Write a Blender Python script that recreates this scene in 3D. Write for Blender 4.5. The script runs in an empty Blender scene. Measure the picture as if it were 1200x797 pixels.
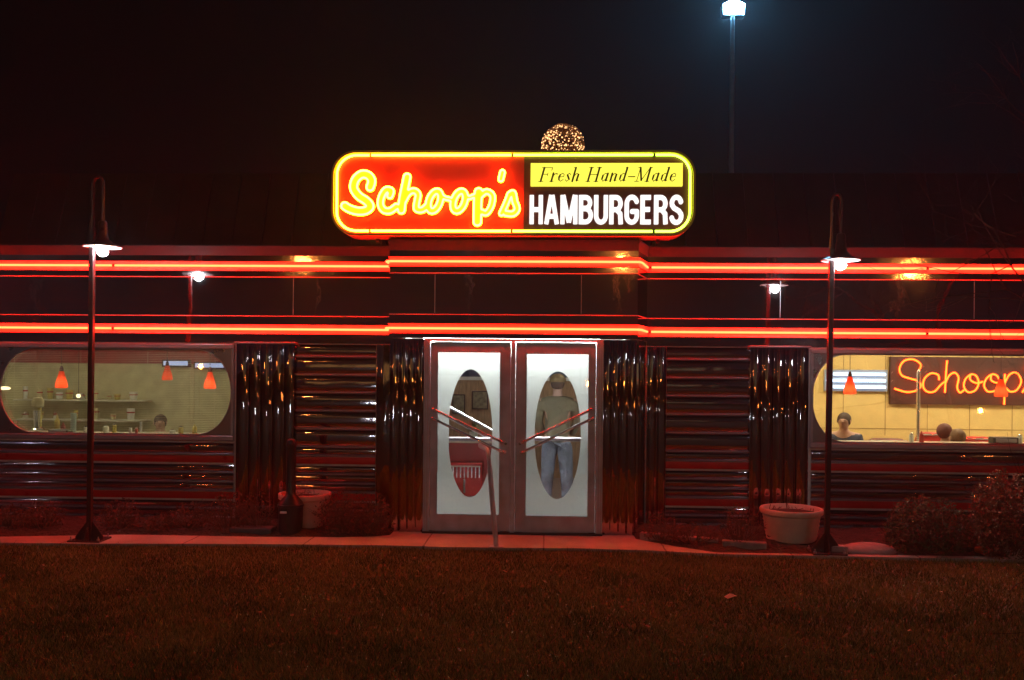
import bpy, bmesh, math, random
import numpy as np
from mathutils import Vector, Matrix
random.seed(7); rng = np.random.default_rng(7)
R = math.radians; PI = math.pi
sc = bpy.context.scene
C = sc.collection

# ------------------------------------------------------------------ camera
F = 1000.0; EYE = 1.8; DIST = 10.0; YAW = 40/1000; ROLL = R(0.5); PX0, PY0 = 600.0, 436.0
cf = Vector((-math.sin(YAW), math.cos(YAW), 0)); cr = Vector((math.cos(YAW), math.sin(YAW), 0)); cu = Vector((0, 0, 1))
CAM = Vector((0, -DIST, EYE))
def ray(px, py):
    u = px-PX0; v = PY0-py
    a = u*math.cos(ROLL)-v*math.sin(ROLL); b = v*math.cos(ROLL)+u*math.sin(ROLL)
    return cr*a + cu*b + cf*F
def P(px, py, Y):
    d = ray(px, py); t = (Y-CAM.y)/d.y
    return CAM + d*t
def X(px, Y, py=436): return P(px, py, Y).x
def Z(py, Y, px=600): return P(px, py, Y).z
def G(px, py, z=0.0):
    d = ray(px, py); t = (z-CAM.z)/d.z
    return CAM + d*t
cam = bpy.data.cameras.new('camera'); co = bpy.data.objects.new('camera', cam); C.objects.link(co)
cam.lens = 30; cam.sensor_width = 36; cam.shift_y = 37.5/1200; cam.clip_end = 2000; cam.clip_start = .05
xa = cr*math.cos(ROLL)+cu*math.sin(ROLL); ya = -cr*math.sin(ROLL)+cu*math.cos(ROLL)
m = Matrix((xa, ya, -cf)).transposed().to_4x4(); m.translation = CAM
co.matrix_world = m; sc.camera = co

# ------------------------------------------------------------------ materials
def newmat(name):
    m = bpy.data.materials.new(name); m.use_nodes = True
    nt = m.node_tree; nt.nodes.clear(); return m, nt
def N(nt, t, **k):
    n = nt.nodes.new(t)
    for a, b in k.items():
        if a in n.inputs.keys() if hasattr(n.inputs, 'keys') else False: n.inputs[a].default_value = b
        else: setattr(n, a, b)
    return n
def mat(name, col, rough=.5, metal=0., bump=0., bscale=20., var=.15, vscale=6., spec=.5, emis=None, estr=0., stretch=(1,1,1), trans=0.):
    m, nt = newmat(name); L = nt.links
    o = N(nt, 'ShaderNodeOutputMaterial'); b = N(nt, 'ShaderNodeBsdfPrincipled'); L.new(b.outputs[0], o.inputs[0])
    tc = N(nt, 'ShaderNodeTexCoord'); mp = N(nt, 'ShaderNodeMapping'); mp.inputs['Scale'].default_value = stretch
    geo = N(nt, 'ShaderNodeNewGeometry'); L.new(geo.outputs['Position'], mp.inputs[0])
    n1 = N(nt, 'ShaderNodeTexNoise'); n1.inputs['Scale'].default_value = vscale; n1.inputs['Detail'].default_value = 5
    L.new(mp.outputs[0], n1.inputs['Vector'])
    mr = N(nt, 'ShaderNodeMapRange'); mr.inputs[1].default_value = .3; mr.inputs[2].default_value = .7
    mr.inputs[3].default_value = 1-var; mr.inputs[4].default_value = 1+var; L.new(n1.outputs[0], mr.inputs[0])
    mx = N(nt, 'ShaderNodeMix', data_type='RGBA', blend_type='MULTIPLY'); mx.inputs[0].default_value = 1
    mx.inputs[6].default_value = (*col, 1); L.new(mr.outputs[0], mx.inputs[7]); L.new(mx.outputs[2], b.inputs['Base Color'])
    b.inputs['Metallic'].default_value = metal; b.inputs['Specular IOR Level'].default_value = spec
    rr = N(nt, 'ShaderNodeMapRange'); rr.inputs[1].default_value = .3; rr.inputs[2].default_value = .7
    rr.inputs[3].default_value = rough*.9; rr.inputs[4].default_value = min(1, rough*1.1); L.new(n1.outputs[0], rr.inputs[0]); L.new(rr.outputs[0], b.inputs['Roughness'])
    if bump:
        n2 = N(nt, 'ShaderNodeTexNoise'); n2.inputs['Scale'].default_value = bscale; n2.inputs['Detail'].default_value = 3
        L.new(mp.outputs[0], n2.inputs['Vector'])
        bp = N(nt, 'ShaderNodeBump'); bp.inputs['Strength'].default_value = 1; bp.inputs['Distance'].default_value = bump
        L.new(n2.outputs[0], bp.inputs['Height']); L.new(bp.outputs[0], b.inputs['Normal'])
    if emis: b.inputs['Emission Color'].default_value = (*emis, 1); b.inputs['Emission Strength'].default_value = estr
    if trans: b.inputs['Transmission Weight'].default_value = trans
    return m
def emit(name, rgb, s=1.):
    m, nt = newmat(name); o = N(nt, 'ShaderNodeOutputMaterial'); e = N(nt, 'ShaderNodeEmission')
    e.inputs[0].default_value = (*rgb, 1); e.inputs[1].default_value = s; nt.links.new(e.outputs[0], o.inputs[0]); return m
def steel(name, col=(.62, .6, .62), rough=.1, wave=.004, wscale=2.2, dent=.0006, stretch=(1, 1, 1)):
    m, nt = newmat(name); L = nt.links
    o = N(nt, 'ShaderNodeOutputMaterial'); b = N(nt, 'ShaderNodeBsdfPrincipled'); L.new(b.outputs[0], o.inputs[0])
    b.inputs['Base Color'].default_value = (*col, 1); b.inputs['Metallic'].default_value = 1
    geo = N(nt, 'ShaderNodeNewGeometry'); mp = N(nt, 'ShaderNodeMapping'); mp.inputs['Scale'].default_value = stretch
    L.new(geo.outputs['Position'], mp.inputs[0])
    a = N(nt, 'ShaderNodeTexNoise'); a.inputs['Scale'].default_value = wscale; a.inputs['Detail'].default_value = 1.5; L.new(mp.outputs[0], a.inputs['Vector'])
    c = N(nt, 'ShaderNodeTexNoise'); c.inputs['Scale'].default_value = 14; c.inputs['Detail'].default_value = 2; L.new(mp.outputs[0], c.inputs['Vector'])
    b1 = N(nt, 'ShaderNodeBump'); b1.inputs['Distance'].default_value = wave; b1.inputs['Strength'].default_value = 1; L.new(a.outputs[0], b1.inputs['Height'])
    b2 = N(nt, 'ShaderNodeBump'); b2.inputs['Distance'].default_value = dent; b2.inputs['Strength'].default_value = 1; L.new(c.outputs[0], b2.inputs['Height'])
    L.new(b1.outputs[0], b2.inputs['Normal']); L.new(b2.outputs[0], b.inputs['Normal'])
    s = N(nt, 'ShaderNodeTexNoise'); s.inputs['Scale'].default_value = 5; s.inputs['Detail'].default_value = 8; L.new(geo.outputs['Position'], s.inputs['Vector'])
    rr = N(nt, 'ShaderNodeMapRange'); rr.inputs[1].default_value = .35; rr.inputs[2].default_value = .7; rr.inputs[3].default_value = rough*.85; rr.inputs[4].default_value = rough*1.2
    L.new(s.outputs[0], rr.inputs[0]); L.new(rr.outputs[0], b.inputs['Roughness'])
    return m
def pane(name, tint=(1, 1, 1), refl=.06):
    m, nt = newmat(name); L = nt.links; o = N(nt, 'ShaderNodeOutputMaterial')
    t = N(nt, 'ShaderNodeBsdfTransparent'); t.inputs[0].default_value = (*tint, 1)
    g = N(nt, 'ShaderNodeBsdfGlossy'); g.inputs['Roughness'].default_value = .02; g.inputs[0].default_value = (.9, .9, .9, 1)
    fr = N(nt, 'ShaderNodeFresnel'); fr.inputs[0].default_value = 1.5
    mu = N(nt, 'ShaderNodeMath', operation='MULTIPLY_ADD'); mu.inputs[1].default_value = 1.0; mu.inputs[2].default_value = refl
    L.new(fr.outputs[0], mu.inputs[0])
    mx = N(nt, 'ShaderNodeMixShader'); L.new(mu.outputs[0], mx.inputs[0]); L.new(t.outputs[0], mx.inputs[1]); L.new(g.outputs[0], mx.inputs[2])
    L.new(mx.outputs[0], o.inputs[0]); return m
def translucent(name, col, tr=.7):
    m, nt = newmat(name); L = nt.links; o = N(nt, 'ShaderNodeOutputMaterial')
    t = N(nt, 'ShaderNodeBsdfTranslucent'); d = N(nt, 'ShaderNodeBsdfDiffuse')
    for q in (t, d): q.inputs[0].default_value = (*col, 1)
    mx = N(nt, 'ShaderNodeMixShader'); mx.inputs[0].default_value = 1-tr
    L.new(t.outputs[0], mx.inputs[1]); L.new(d.outputs[0], mx.inputs[2]); L.new(mx.outputs[0], o.inputs[0]); return m

M = dict(
 steel=steel('polished_steel', col=(.5,.47,.48), rough=.03, wave=.005, wscale=1.6, dent=.0003),
 band=steel('satin_band_steel', col=(.46,.40,.40), rough=.06, wave=.004, wscale=1.4, dent=.0002),
 flute=steel('fluted_steel', col=(.40,.37,.39), rough=.03, wave=.013, wscale=1.7, stretch=(3.2, 1, .35), dent=.0003),
 rib=steel('ribbed_steel', col=(.5, .45, .5), rough=.06, wave=.008, wscale=1.5, stretch=(1.3, 1, .7), dent=.0003),
 trim=mat('brushed_trim', (.42, .40, .43), .32, .7, var=.05),
 frame=mat('anodised_aluminium', (.44, .53, .58), .36, .3, bump=.0004, bscale=60),
 chrome=steel('chrome', col=(.8, .8, .8), rough=.06, wave=.0),
 trough=mat('red_trough', (.8, .28, .24), .5),
 redstrip=mat('red_enamel', (.5, .015, .012), .3),
 neon=emit('red_neon', (75, .85, .22)),
 neonend=mat('neon_electrode_black', (.02, .015, .015), .5),
 black=mat('dark_roof_metal', (.035, .018, .016), .55, bump=.004, bscale=4, vscale=1.5, var=.4),
 roof=mat('roof_membrane', (.06, .055, .055), .9, bump=.006, bscale=12),
 wallin=mat('cream_wall', (.72, .7, .66), .7),
 concrete=mat('concrete', (.38, .39, .35), .9, bump=.006, bscale=30, vscale=2.5, var=.22),
 stone=mat('edging_stone', (.34, .28, .26), .9, bump=.01, bscale=25, vscale=8, var=.3),
 mulch=mat('mulch', (.05, .04, .03), .95, bump=.05, bscale=22, vscale=15, var=.5),
 postpaint=mat('black_post_paint', (.07, .03, .03), .25, .0, bump=.0006, bscale=40),
 dark_trim=mat('dark_cornice_paint', (.05, .03, .03), .5, .1, var=.1),
 film=translucent('frosted_film', (.95, .985, .97), .9),
 glass=pane('clear_glass'), winglass=pane('window_glass', (.93, .92, .9), .05),
 bulb=emit('white_bulb', (.85, .95, 1.0), 130),
 asphalt=mat('asphalt', (.05, .05, .05), .85, bump=.01, bscale=60),
)

# ------------------------------------------------------------------ mesh builder
class MB:
    def __init__(s): s.v = []; s.f = []
    def add(s, vs, fs):
        n = len(s.v); s.v += [tuple(p) for p in vs]; s.f += [tuple(i+n for i in f) for f in fs]; return s
    def box(s, x0, x1, y0, y1, z0, z1):
        return s.add([(x0,y0,z0),(x1,y0,z0),(x1,y1,z0),(x0,y1,z0),(x0,y0,z1),(x1,y0,z1),(x1,y1,z1),(x0,y1,z1)],
            [(0,3,2,1),(4,5,6,7),(0,1,5,4),(1,2,6,5),(2,3,7,6),(3,0,4,7)])
    def obox(s, c, ax, ay, az, hx, hy, hz):
        c = Vector(c); vs = [c+Vector(ax)*i*hx+Vector(ay)*j*hy+Vector(az)*k*hz for k in (-1,1) for i, j in ((-1,-1),(1,-1),(1,1),(-1,1))]
        return s.add(vs, [(0,3,2,1),(4,5,6,7),(0,1,5,4),(1,2,6,5),(2,3,7,6),(3,0,4,7)])
    def tube(s, pts, r, n=8, cap=True, closed=False, flat=1.):
        pts = [Vector(p) for p in pts]; m = len(pts); rs = r if isinstance(r, (list, tuple)) else [r]*m
        t0 = (pts[1]-pts[0]).normalized(); up = Vector((0,0,1)) if abs(t0.z) < .9 else Vector((0,1,0))
        nrm = (up-t0*up.dot(t0)).normalized(); vs = []; fs = []
        for i, p in enumerate(pts):
            if closed: t = pts[(i+1) % m]-pts[i-1]
            else: t = pts[min(i+1, m-1)]-pts[max(i-1, 0)]
            t = t.normalized() if t.length > 1e-9 else t0
            nrm = nrm-t*nrm.dot(t); nrm = nrm.normalized() if nrm.length > 1e-6 else Vector((1,0,0)); b = t.cross(nrm)
            for k in range(n):
                a = 2*PI*k/n; vs.append(p+(nrm*math.cos(a)+b*math.sin(a)*flat)*rs[i])
        for i in range(m if closed else m-1):
            j = (i+1) % m
            for k in range(n):
                l = (k+1) % n; fs.append((i*n+k, i*n+l, j*n+l, j*n+k))
        if cap and not closed: fs += [tuple(range(n))[::-1], tuple((m-1)*n+k for k in range(n))]
        return s.add(vs, fs)
    def lathe(s, prof, c, n=32, axis=None):
        c = Vector(c); vs = []; fs = []; m = len(prof)
        for r, z in prof:
            for k in range(n):
                a = 2*PI*k/n; vs.append(c+Vector((r*math.cos(a), r*math.sin(a), z)))
        for i in range(m-1):
            for k in range(n):
                l = (k+1) % n; fs.append((i*n+k, i*n+l, (i+1)*n+l, (i+1)*n+k))
        if prof[0][0] > 1e-6: fs.append(tuple(range(n))[::-1])
        if prof[-1][0] > 1e-6: fs.append(tuple((m-1)*n+k for k in range(n)))
        return s.add(vs, fs)
    def prism(s, poly, d0, d1):                       # polygon in XZ, extruded in Y
        n = len(poly); vs = [(x, d0, z) for x, z in poly]+[(x, d1, z) for x, z in poly]
        fs = [tuple(range(n)), tuple(range(2*n-1, n-1, -1))]+[(i, i+n, (i+1) % n+n, (i+1) % n) for i in range(n)]
        return s.add(vs, fs)
    def plan(s, poly, z0, z1):                        # polygon in XY, extruded in Z
        n = len(poly); vs = [(x, y, z0) for x, y in poly]+[(x, y, z1) for x, y in poly]
        fs = [tuple(range(n))[::-1], tuple(range(n, 2*n))]+[(i, (i+1) % n, (i+1) % n+n, i+n) for i in range(n)]
        return s.add(vs, fs)
    def sweep(s, prof, path):                         # prof: closed list of (outward offset, z); path: XY points, outward = right-hand side (towards -Y for +X travel)
        m = len(path); n = len(prof); vs = []; fs = []
        pp = [Vector(p) for p in path]
        for i, p in enumerate(pp):
            d1 = (pp[i]-pp[i-1]).normalized() if i else (pp[1]-pp[0]).normalized()
            d2 = (pp[i+1]-pp[i]).normalized() if i < m-1 else d1
            n1 = Vector((d1.y, -d1.x)); n2 = Vector((d2.y, -d2.x)); b = (n1+n2).normalized(); k = 1/max(.3, b.dot(n1))
            for o, z in prof: q = p+b*o*k; vs.append((q.x, q.y, z))
        for i in range(m-1):
            for k in range(n):
                l = (k+1) % n; fs.append((i*n+k, (i+1)*n+k, (i+1)*n+l, i*n+l))
        fs += [tuple(range(n)), tuple((m-1)*n+k for k in range(n))[::-1]]
        return s.add(vs, fs)
    def ball(s, c, r, seg=16, rings=10, sc3=(1,1,1)):
        vs = []; fs = []; c = Vector(c)
        for i in range(rings+1):
            th = PI*i/rings
            for k in range(seg):
                a = 2*PI*k/seg; vs.append(c+Vector((math.sin(th)*math.cos(a)*r*sc3[0], math.sin(th)*math.sin(a)*r*sc3[1], math.cos(th)*r*sc3[2])))
        for i in range(rings):
            for k in range(seg):
                l = (k+1) % seg; fs.append((i*seg+k, (i+1)*seg+k, (i+1)*seg+l, i*seg+l))
        return s.add(vs, fs)
    def build(s, name, m, parent=None, smooth=True, bevel=0., angle=35, origin=None):
        me = bpy.data.meshes.new(name); v = s.v
        po = origin if origin is not None else (parent_world(parent) if parent else Vector((0,0,0)))
        if origin is not None or parent is not None:
            po = Vector(po); v = [(a-po.x, b-po.y, c-po.z) for a, b, c in v]
        me.from_pydata(v, [], s.f)
        bm = bmesh.new(); bm.from_mesh(me); bmesh.ops.remove_doubles(bm, verts=bm.verts, dist=1e-6)
        bmesh.ops.dissolve_degenerate(bm, edges=bm.edges, dist=1e-7)
        bmesh.ops.recalc_face_normals(bm, faces=bm.faces); bm.to_mesh(me); bm.free()
        if smooth:
            for p in me.polygons: p.use_smooth = True
            me.set_sharp_from_angle(angle=R(angle))
        me.materials.append(m); o = bpy.data.objects.new(name, me); C.objects.link(o)
        if parent: o.parent = parent; o.location = Vector(po)-parent_world(parent)
        elif origin is not None: o.location = po
        if bevel:
            b = o.modifiers.new('bevel', 'BEVEL'); b.width = bevel; b.segments = 2; b.limit_method = 'ANGLE'; b.harden_normals = False
        return o
WL = {}
def parent_world(o):
    w = Vector((0,0,0))
    while o is not None: w = w+o.location; o = o.parent
    return w
def thing(name, label, cat, loc=(0,0,0), group=None):
    o = bpy.data.objects.new(name, None); C.objects.link(o); o.location = loc; o.empty_display_size = .2
    return tag(o, label, cat, group)
def tag(o, label=None, cat=None, group=None, kind=None):
    if label: o['label'] = label
    if cat: o['category'] = cat
    if group: o['group'] = group
    if kind: o['kind'] = kind
    return o
def copy_tree(o, parent=None):
    c = o.copy(); C.objects.link(c)
    if parent: c.parent = parent
    for ch in [q for q in o.children]: copy_tree(ch, c)
    return c
def smoothpath(pts, sub=8, closed=False):
    p = [Vector(q) for q in pts]; n = len(p); out = []
    rng_ = range(n if closed else n-1)
    for i in rng_:
        if closed: a, b, c, d = p[i-1], p[i], p[(i+1) % n], p[(i+2) % n]
        else: a, b, c, d = p[max(i-1, 0)], p[i], p[i+1], p[min(i+2, n-1)]
        for k in range(sub):
            t = k/sub; t2 = t*t; t3 = t2*t
            out.append(.5*((2*b)+(c-a)*t+(2*a-5*b+4*c-d)*t2+(3*b-a-3*c+d)*t3))
    if not closed: out.append(p[-1])
    return out

# ------------------------------------------------------------------ outline letters: union of strokes -> contour
def contours(strokes, cell, square=False):
    """strokes: list of (points2d, radius); returns closed loops of the union outline"""
    segs = []
    for pts, r in strokes:
        if len(pts) == 1: segs.append((pts[0], pts[0], r))
        for a, b in zip(pts[:-1], pts[1:]): segs.append((a, b, r))
    xs = [q[0] for s in segs for q in s[:2]]; ys = [q[1] for s in segs for q in s[:2]]; mr = max(s[2] for s in segs)+3*cell
    x0, x1, y0, y1 = min(xs)-mr, max(xs)+mr, min(ys)-mr, max(ys)+mr
    gx = np.arange(x0, x1, cell); gy = np.arange(y0, y1, cell); XX, YY = np.meshgrid(gx, gy, indexing='ij')
    D = np.full(XX.shape, 1e9)
    for a, b, r in segs:
        dx, dy = b[0]-a[0], b[1]-a[1]; l2 = dx*dx+dy*dy
        t = np.clip(((XX-a[0])*dx+(YY-a[1])*dy)/l2, 0, 1) if l2 > 0 else 0
        d = np.hypot(XX-a[0]-t*dx, YY-a[1]-t*dy)-r
        if square and l2 > .04:
            l = math.sqrt(l2); al = ((XX-a[0])*dx+(YY-a[1])*dy)/l; pe = np.abs((XX-a[0])*dy-(YY-a[1])*dx)/l
            d = np.maximum(pe-r, np.maximum(-al, al-l))
        elif square and l2 > .015: pass
        D = np.minimum(D, d)
    D = np.where(D == 0, 1e-9, D); link = {}
    def ed(i, j, k):   # k 0: edge (i,j)-(i+1,j)  1: (i,j)-(i,j+1)
        return (i, j, k)
    def pos(e):
        i, j, k = e; a = D[i, j]
        if k == 0: b = D[i+1, j]; t = a/(a-b); return (gx[i]+t*cell, gy[j])
        b = D[i, j+1]; t = a/(a-b); return (gx[i], gy[j]+t*cell)
    S = D < 0; act = np.argwhere((S[:-1,:-1].astype(int)+S[1:,:-1]+S[:-1,1:]+S[1:,1:]) % 4 != 0)
    adj = {}
    for i, j in act:
        i = int(i); j = int(j)
        e = []
        if S[i,j] != S[i+1,j]: e.append(ed(i,j,0))
        if S[i+1,j] != S[i+1,j+1]: e.append(ed(i+1,j,1))
        if S[i,j+1] != S[i+1,j+1]: e.append(ed(i,j+1,0))
        if S[i,j] != S[i,j+1]: e.append(ed(i,j,1))
        for k in range(0, len(e)-1, 2):
            adj.setdefault(e[k], []).append(e[k+1]); adj.setdefault(e[k+1], []).append(e[k])
    loops = []; seen = set()
    for s in list(adj):
        if s in seen: continue
        lp = [s]; seen.add(s); cur = s
        while True:
            nx = [q for q in adj[cur] if q not in seen]
            if not nx: break
            cur = nx[0]; seen.add(cur); lp.append(cur)
        if len(lp) > 8: loops.append([pos(e) for e in lp])
    return loops
def fill_loops(name, loops, mapf, depth, m, parent):
    """flat letters with thickness: loops in XZ metres, front at mapf y"""
    cu_ = bpy.data.curves.new(name, 'CURVE'); cu_.dimensions = '2D'; cu_.fill_mode = 'BOTH'; cu_.extrude = depth/2
    for lp in loops:
        sp = cu_.splines.new('POLY'); sp.points.add(len(lp)-1)
        for q, p in zip(sp.points, lp): q.co = (p[0], p[1], 0, 1)
        sp.use_cyclic_u = True
    return curve_to_part(name, cu_, mapf, m, parent)
def curve_to_part(name, cu_, mapf, m, parent):
    t = bpy.data.objects.new('tmp', cu_); C.objects.link(t); dg = bpy.context.evaluated_depsgraph_get(); dg.update()
    me = bpy.data.meshes.new_from_object(t.evaluated_get(dg)); bpy.data.objects.remove(t); me.name = name
    w = parent_world(parent)
    for v in me.vertices: v.co = Vector(mapf(v.co))-w
    me.materials.clear(); me.materials.append(m); o = bpy.data.objects.new(name, me); C.objects.link(o); o.parent = parent
    for p in me.polygons: p.use_smooth = False
    return o

# ================================================================== GROUND
def sheet(name, pts, z, m):
    me = bpy.data.meshes.new(name); me.from_pydata([(x, y, z) for x, y in pts], [], [tuple(range(len(pts)))])
    me.materials.append(m); o = bpy.data.objects.new(name, me); C.objects.link(o); return tag(o, kind='structure')
soil = mat('lawn_soil', (.075, .058, .022), .95, bump=.03, bscale=18, vscale=3, var=.35)
sheet('ground', [(-400,-400),(400,-400),(400,400),(-400,400)], -.03, soil)
front = [(-300,634),(0,636),(105,637),(300,637.5),(450,639),(520,641),(600,642),(680,642.5),(760,645),(850,649.5),(1050,653),(1200,656),(1500,660)]
back = [(-300,626),(0,629),(150,626.5),(300,629),(400,629.5),(440,628.5),(457,627)]
backR = [(745,631.5),(790,640),(840,647.5),(1050,650.5),(1200,653),(1500,657)]
fr = [G(a, b) for a, b in front]; bk = [G(a, b) for a, b in back]; bkR = [G(a, b) for a, b in backR]
doorY = -.44
mid = [Vector((bk[-1].x, doorY, 0)), Vector((bkR[0].x, doorY, 0))]
walkpts = [(p.x, p.y) for p in fr]+[(p.x, p.y) for p in (bk+mid+bkR)[::-1]]
_m = M['concrete']; _nt = _m.node_tree; _L = _nt.links; _b = [n for n in _nt.nodes if n.type == 'BSDF_PRINCIPLED'][0]
_src = _b.inputs['Base Color'].links[0].from_socket; _g = N(_nt, 'ShaderNodeNewGeometry'); _x = N(_nt, 'ShaderNodeSeparateXYZ'); _L.new(_g.outputs['Position'], _x.inputs[0])
_w = N(_nt, 'ShaderNodeTexNoise'); _w.inputs['Scale'].default_value = 9; _L.new(_g.outputs['Position'], _w.inputs['Vector'])
_a = N(_nt, 'ShaderNodeMath', operation='MULTIPLY_ADD'); _a.inputs[1].default_value = .02; _L.new(_w.outputs[0], _a.inputs[0]); _L.new(_x.outputs[0], _a.inputs[2])
_p = N(_nt, 'ShaderNodeMath', operation='PINGPONG'); _p.inputs[1].default_value = .62; _L.new(_a.outputs[0], _p.inputs[0])
_c = N(_nt, 'ShaderNodeMath', operation='LESS_THAN'); _c.inputs[1].default_value = .009; _L.new(_p.outputs[0], _c.inputs[0])
_mx = N(_nt, 'ShaderNodeMix', data_type='RGBA'); _L.new(_c.outputs[0], _mx.inputs[0]); _L.new(_src, _mx.inputs[6]); _mx.inputs[7].default_value = (.17, .16, .15, 1); _L.new(_mx.outputs[2], _b.inputs['Base Color'])
wb = MB(); wb.plan(walkpts, -.1, .0); walk = wb.build('pavement', M['concrete'], smooth=False); tag(walk, kind='structure')
# planting beds (soil mounds) between walk and wall
def bed(path, name):
    b = MB(); nx = 60
    xs0, xs1 = path[0].x, path[-1].x
    g = []
    for i in range(nx+1):
        x = xs0+(xs1-xs0)*i/nx
        for a, c in zip(path[:-1], path[1:]):
            if a.x <= x <= c.x+1e-6: yy = a.y+(c.y-a.y)*((x-a.x)/max(1e-6, c.x-a.x)); break
        row = []
        for j in range(9):
            t = j/8; y = yy+.01+(0.02-yy)*t
            z = (.045*math.sin(min(1, t*2.2)*PI/2)+.012*math.sin(x*9+y*7)+.008*math.sin(x*23-y*17))*(1 if j else 0)-.01*(j == 0)
            row.append((x, y, z))
        g.append(row)
    vs = [p for r_ in g for p in r_]; fs = [(i*9+j, (i+1)*9+j, (i+1)*9+j+1, i*9+j+1) for i in range(nx) for j in range(8)]
    b.add(vs, fs); tag(b.build(name, M['mulch']), kind='structure')
bed(bk[:-1]+[Vector((bk[-1].x-.02, bk[-1].y, 0))], 'ground'); bed(bkR, 'ground')
# asphalt car park behind the lawn (towards and behind the photographer)
sheet('road', [(-120,-60),(120,-60),(120,-17),(-120,-17)], -.022, M['asphalt'])

# grass ---------------------------------------------------------------
def grass(n, name):
    fx = np.array([p.x for p in fr]); fy = np.array([p.y for p in fr])
    y = -10+ (rng.random(n)**.85)*9.2 ; y = np.where(y > -.9, -.9, y)
    dist = y+10
    x = (rng.random(n)*2-1)*(np.clip(dist, .5, 10)*.66+.5) - .04*dist
    edge = np.interp(x, fx, fy)+rng.normal(0, .015, n)
    k = (y < edge+.01) & (y > -6.2); x = x[k]; y = y[k]; n = len(x)
    clump = .5+.5*np.sin(x*5.1+np.sin(y*4.3)*2)*np.sin(y*6.7+np.sin(x*3.1)*2)
    h = (.012+.016*clump+rng.random(n)*.016)*np.where(rng.random(n) < .03, 1.7, 1); w = .0025+rng.random(n)*.003
    a = rng.random(n)*2*PI; lean = rng.normal(0, .5, (n, 2))*h[:, None]
    gz = -.03+.0*x
    V = np.zeros((n, 3, 3)); V[:,0,0] = x-np.cos(a)*w; V[:,0,1] = y-np.sin(a)*w; V[:,1,0] = x+np.cos(a)*w; V[:,1,1] = y+np.sin(a)*w
    V[:,0,2] = gz-.002; V[:,1,2] = gz-.002; V[:,2,0] = x+lean[:,0]; V[:,2,1] = y+lean[:,1]; V[:,2,2] = gz+h+.005
    me = bpy.data.meshes.new(name); me.vertices.add(n*3); me.vertices.foreach_set('co', V.ravel())
    me.loops.add(n*3); me.loops.foreach_set('vertex_index', np.arange(n*3, dtype=np.int32))
    me.polygons.add(n); me.polygons.foreach_set('loop_start', np.arange(0, n*3, 3, dtype=np.int32)); me.polygons.foreach_set('loop_total', np.full(n, 3, dtype=np.int32))
    me.update(); me.validate()
    m, nt = newmat('grass_blades'); L = nt.links; o = N(nt, 'ShaderNodeOutputMaterial'); b = N(nt, 'ShaderNodeBsdfPrincipled'); L.new(b.outputs[0], o.inputs[0])
    geo = N(nt, 'ShaderNodeNewGeometry'); ns = N(nt, 'ShaderNodeTexNoise'); ns.inputs['Scale'].default_value = 1.3; ns.inputs['Detail'].default_value = 6; L.new(geo.outputs['Position'], ns.inputs['Vector'])
    r = N(nt, 'ShaderNodeValToRGB'); r.color_ramp.elements[0].position = .35; r.color_ramp.elements[0].color = (.075, .085, .025, 1); r.color_ramp.elements[1].position = .65; r.color_ramp.elements[1].color = (.33, .27, .09, 1)
    ri = N(nt, 'ShaderNodeMix', data_type='FLOAT'); ri.inputs[0].default_value = .35; L.new(ns.outputs[0], ri.inputs[2]); L.new(geo.outputs['Random Per Island'], ri.inputs[3])
    L.new(ri.outputs[0], r.inputs[0]); L.new(r.outputs[0], b.inputs['Base Color']); b.inputs['Roughness'].default_value = .7; b.inputs['Specular IOR Level'].default_value = .15
    me.materials.append(m); ob = bpy.data.objects.new(name, me); C.objects.link(ob)
    tag(ob, 'short dormant brownish grass of the lawn in front of the diner', 'grass', kind='stuff')
grass(340000, 'grass')

lv = MB(); random.seed(3)
for i in range(110):
    x = random.uniform(-5, 5); y = random.uniform(-4.9, -1.45); a = random.random()*6.3; q = Vector((x, y, random.uniform(-.005, .012))); l = random.uniform(.012, .028)
    d = Vector((math.cos(a), math.sin(a), random.uniform(-.3, .5)))*l; u = Vector((-math.sin(a), math.cos(a), random.uniform(-.5, .5)))*l*.5
    lv.add([q-d, q+u, q+d, q-u], [(0,1,2),(0,2,3)])
tag(lv.build('fallen_leaves', mat('fallen_leaf', (.22, .14, .07), .8, vscale=12, var=.6), smooth=False), 'small dry leaves scattered over the lawn', 'leaves', kind='stuff')

# ================================================================== DINER
ZT, ZB = 3.027, 2.28          # neon heights
bay = -.48
XL = X(457, bay); XR = X(746, bay); XRb = X(757, 0); XLb = XL
diner = thing('diner_building', 'long low stainless steel diner with red neon bands and a projecting entrance bay', 'diner', (0, 0, 0))
WX0, WX1 = -9.0, 9.5
DEPTH = 6.0
zs0, zs1 = .95, 1.015          # sill
wt = 2.045                     # glass top
# --- shell walls
LW0, LW1 = X(-14, 0), X(275, 0)       # left window outer frame
RW0, RW1 = X(949, 0), X(1268, 0)
def wallseg(x0, x1, z0, z1): return MB().box(x0, x1, .005, .14, z0, z1)
sh = MB()
for a in ((WX0, LW0, 0, 3.2), (LW0, LW1, 0, zs0), (LW0, LW1, 2.1, 3.2), (LW1, XLb-.0, 0, 3.2), (XRb, RW0, 0, 3.2), (RW0, RW1, 0, zs0), (RW0, RW1, 2.1, 3.2), (RW1, WX1, 0, 3.2)):
    sh.box(a[0], a[1], .012, .14, a[2]-.05 if a[2] == 0 else a[2], a[3])
sh.box(WX0, WX0+.14, .14, DEPTH, -.05, 3.2); sh.box(WX1-.14, WX1, .14, DEPTH, -.05, 3.2); sh.box(WX0+.14, WX1-.14, DEPTH-.14, DEPTH, -.05, 3.2)
sh.build('wall', M['wallin'], diner, smooth=False)
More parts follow.
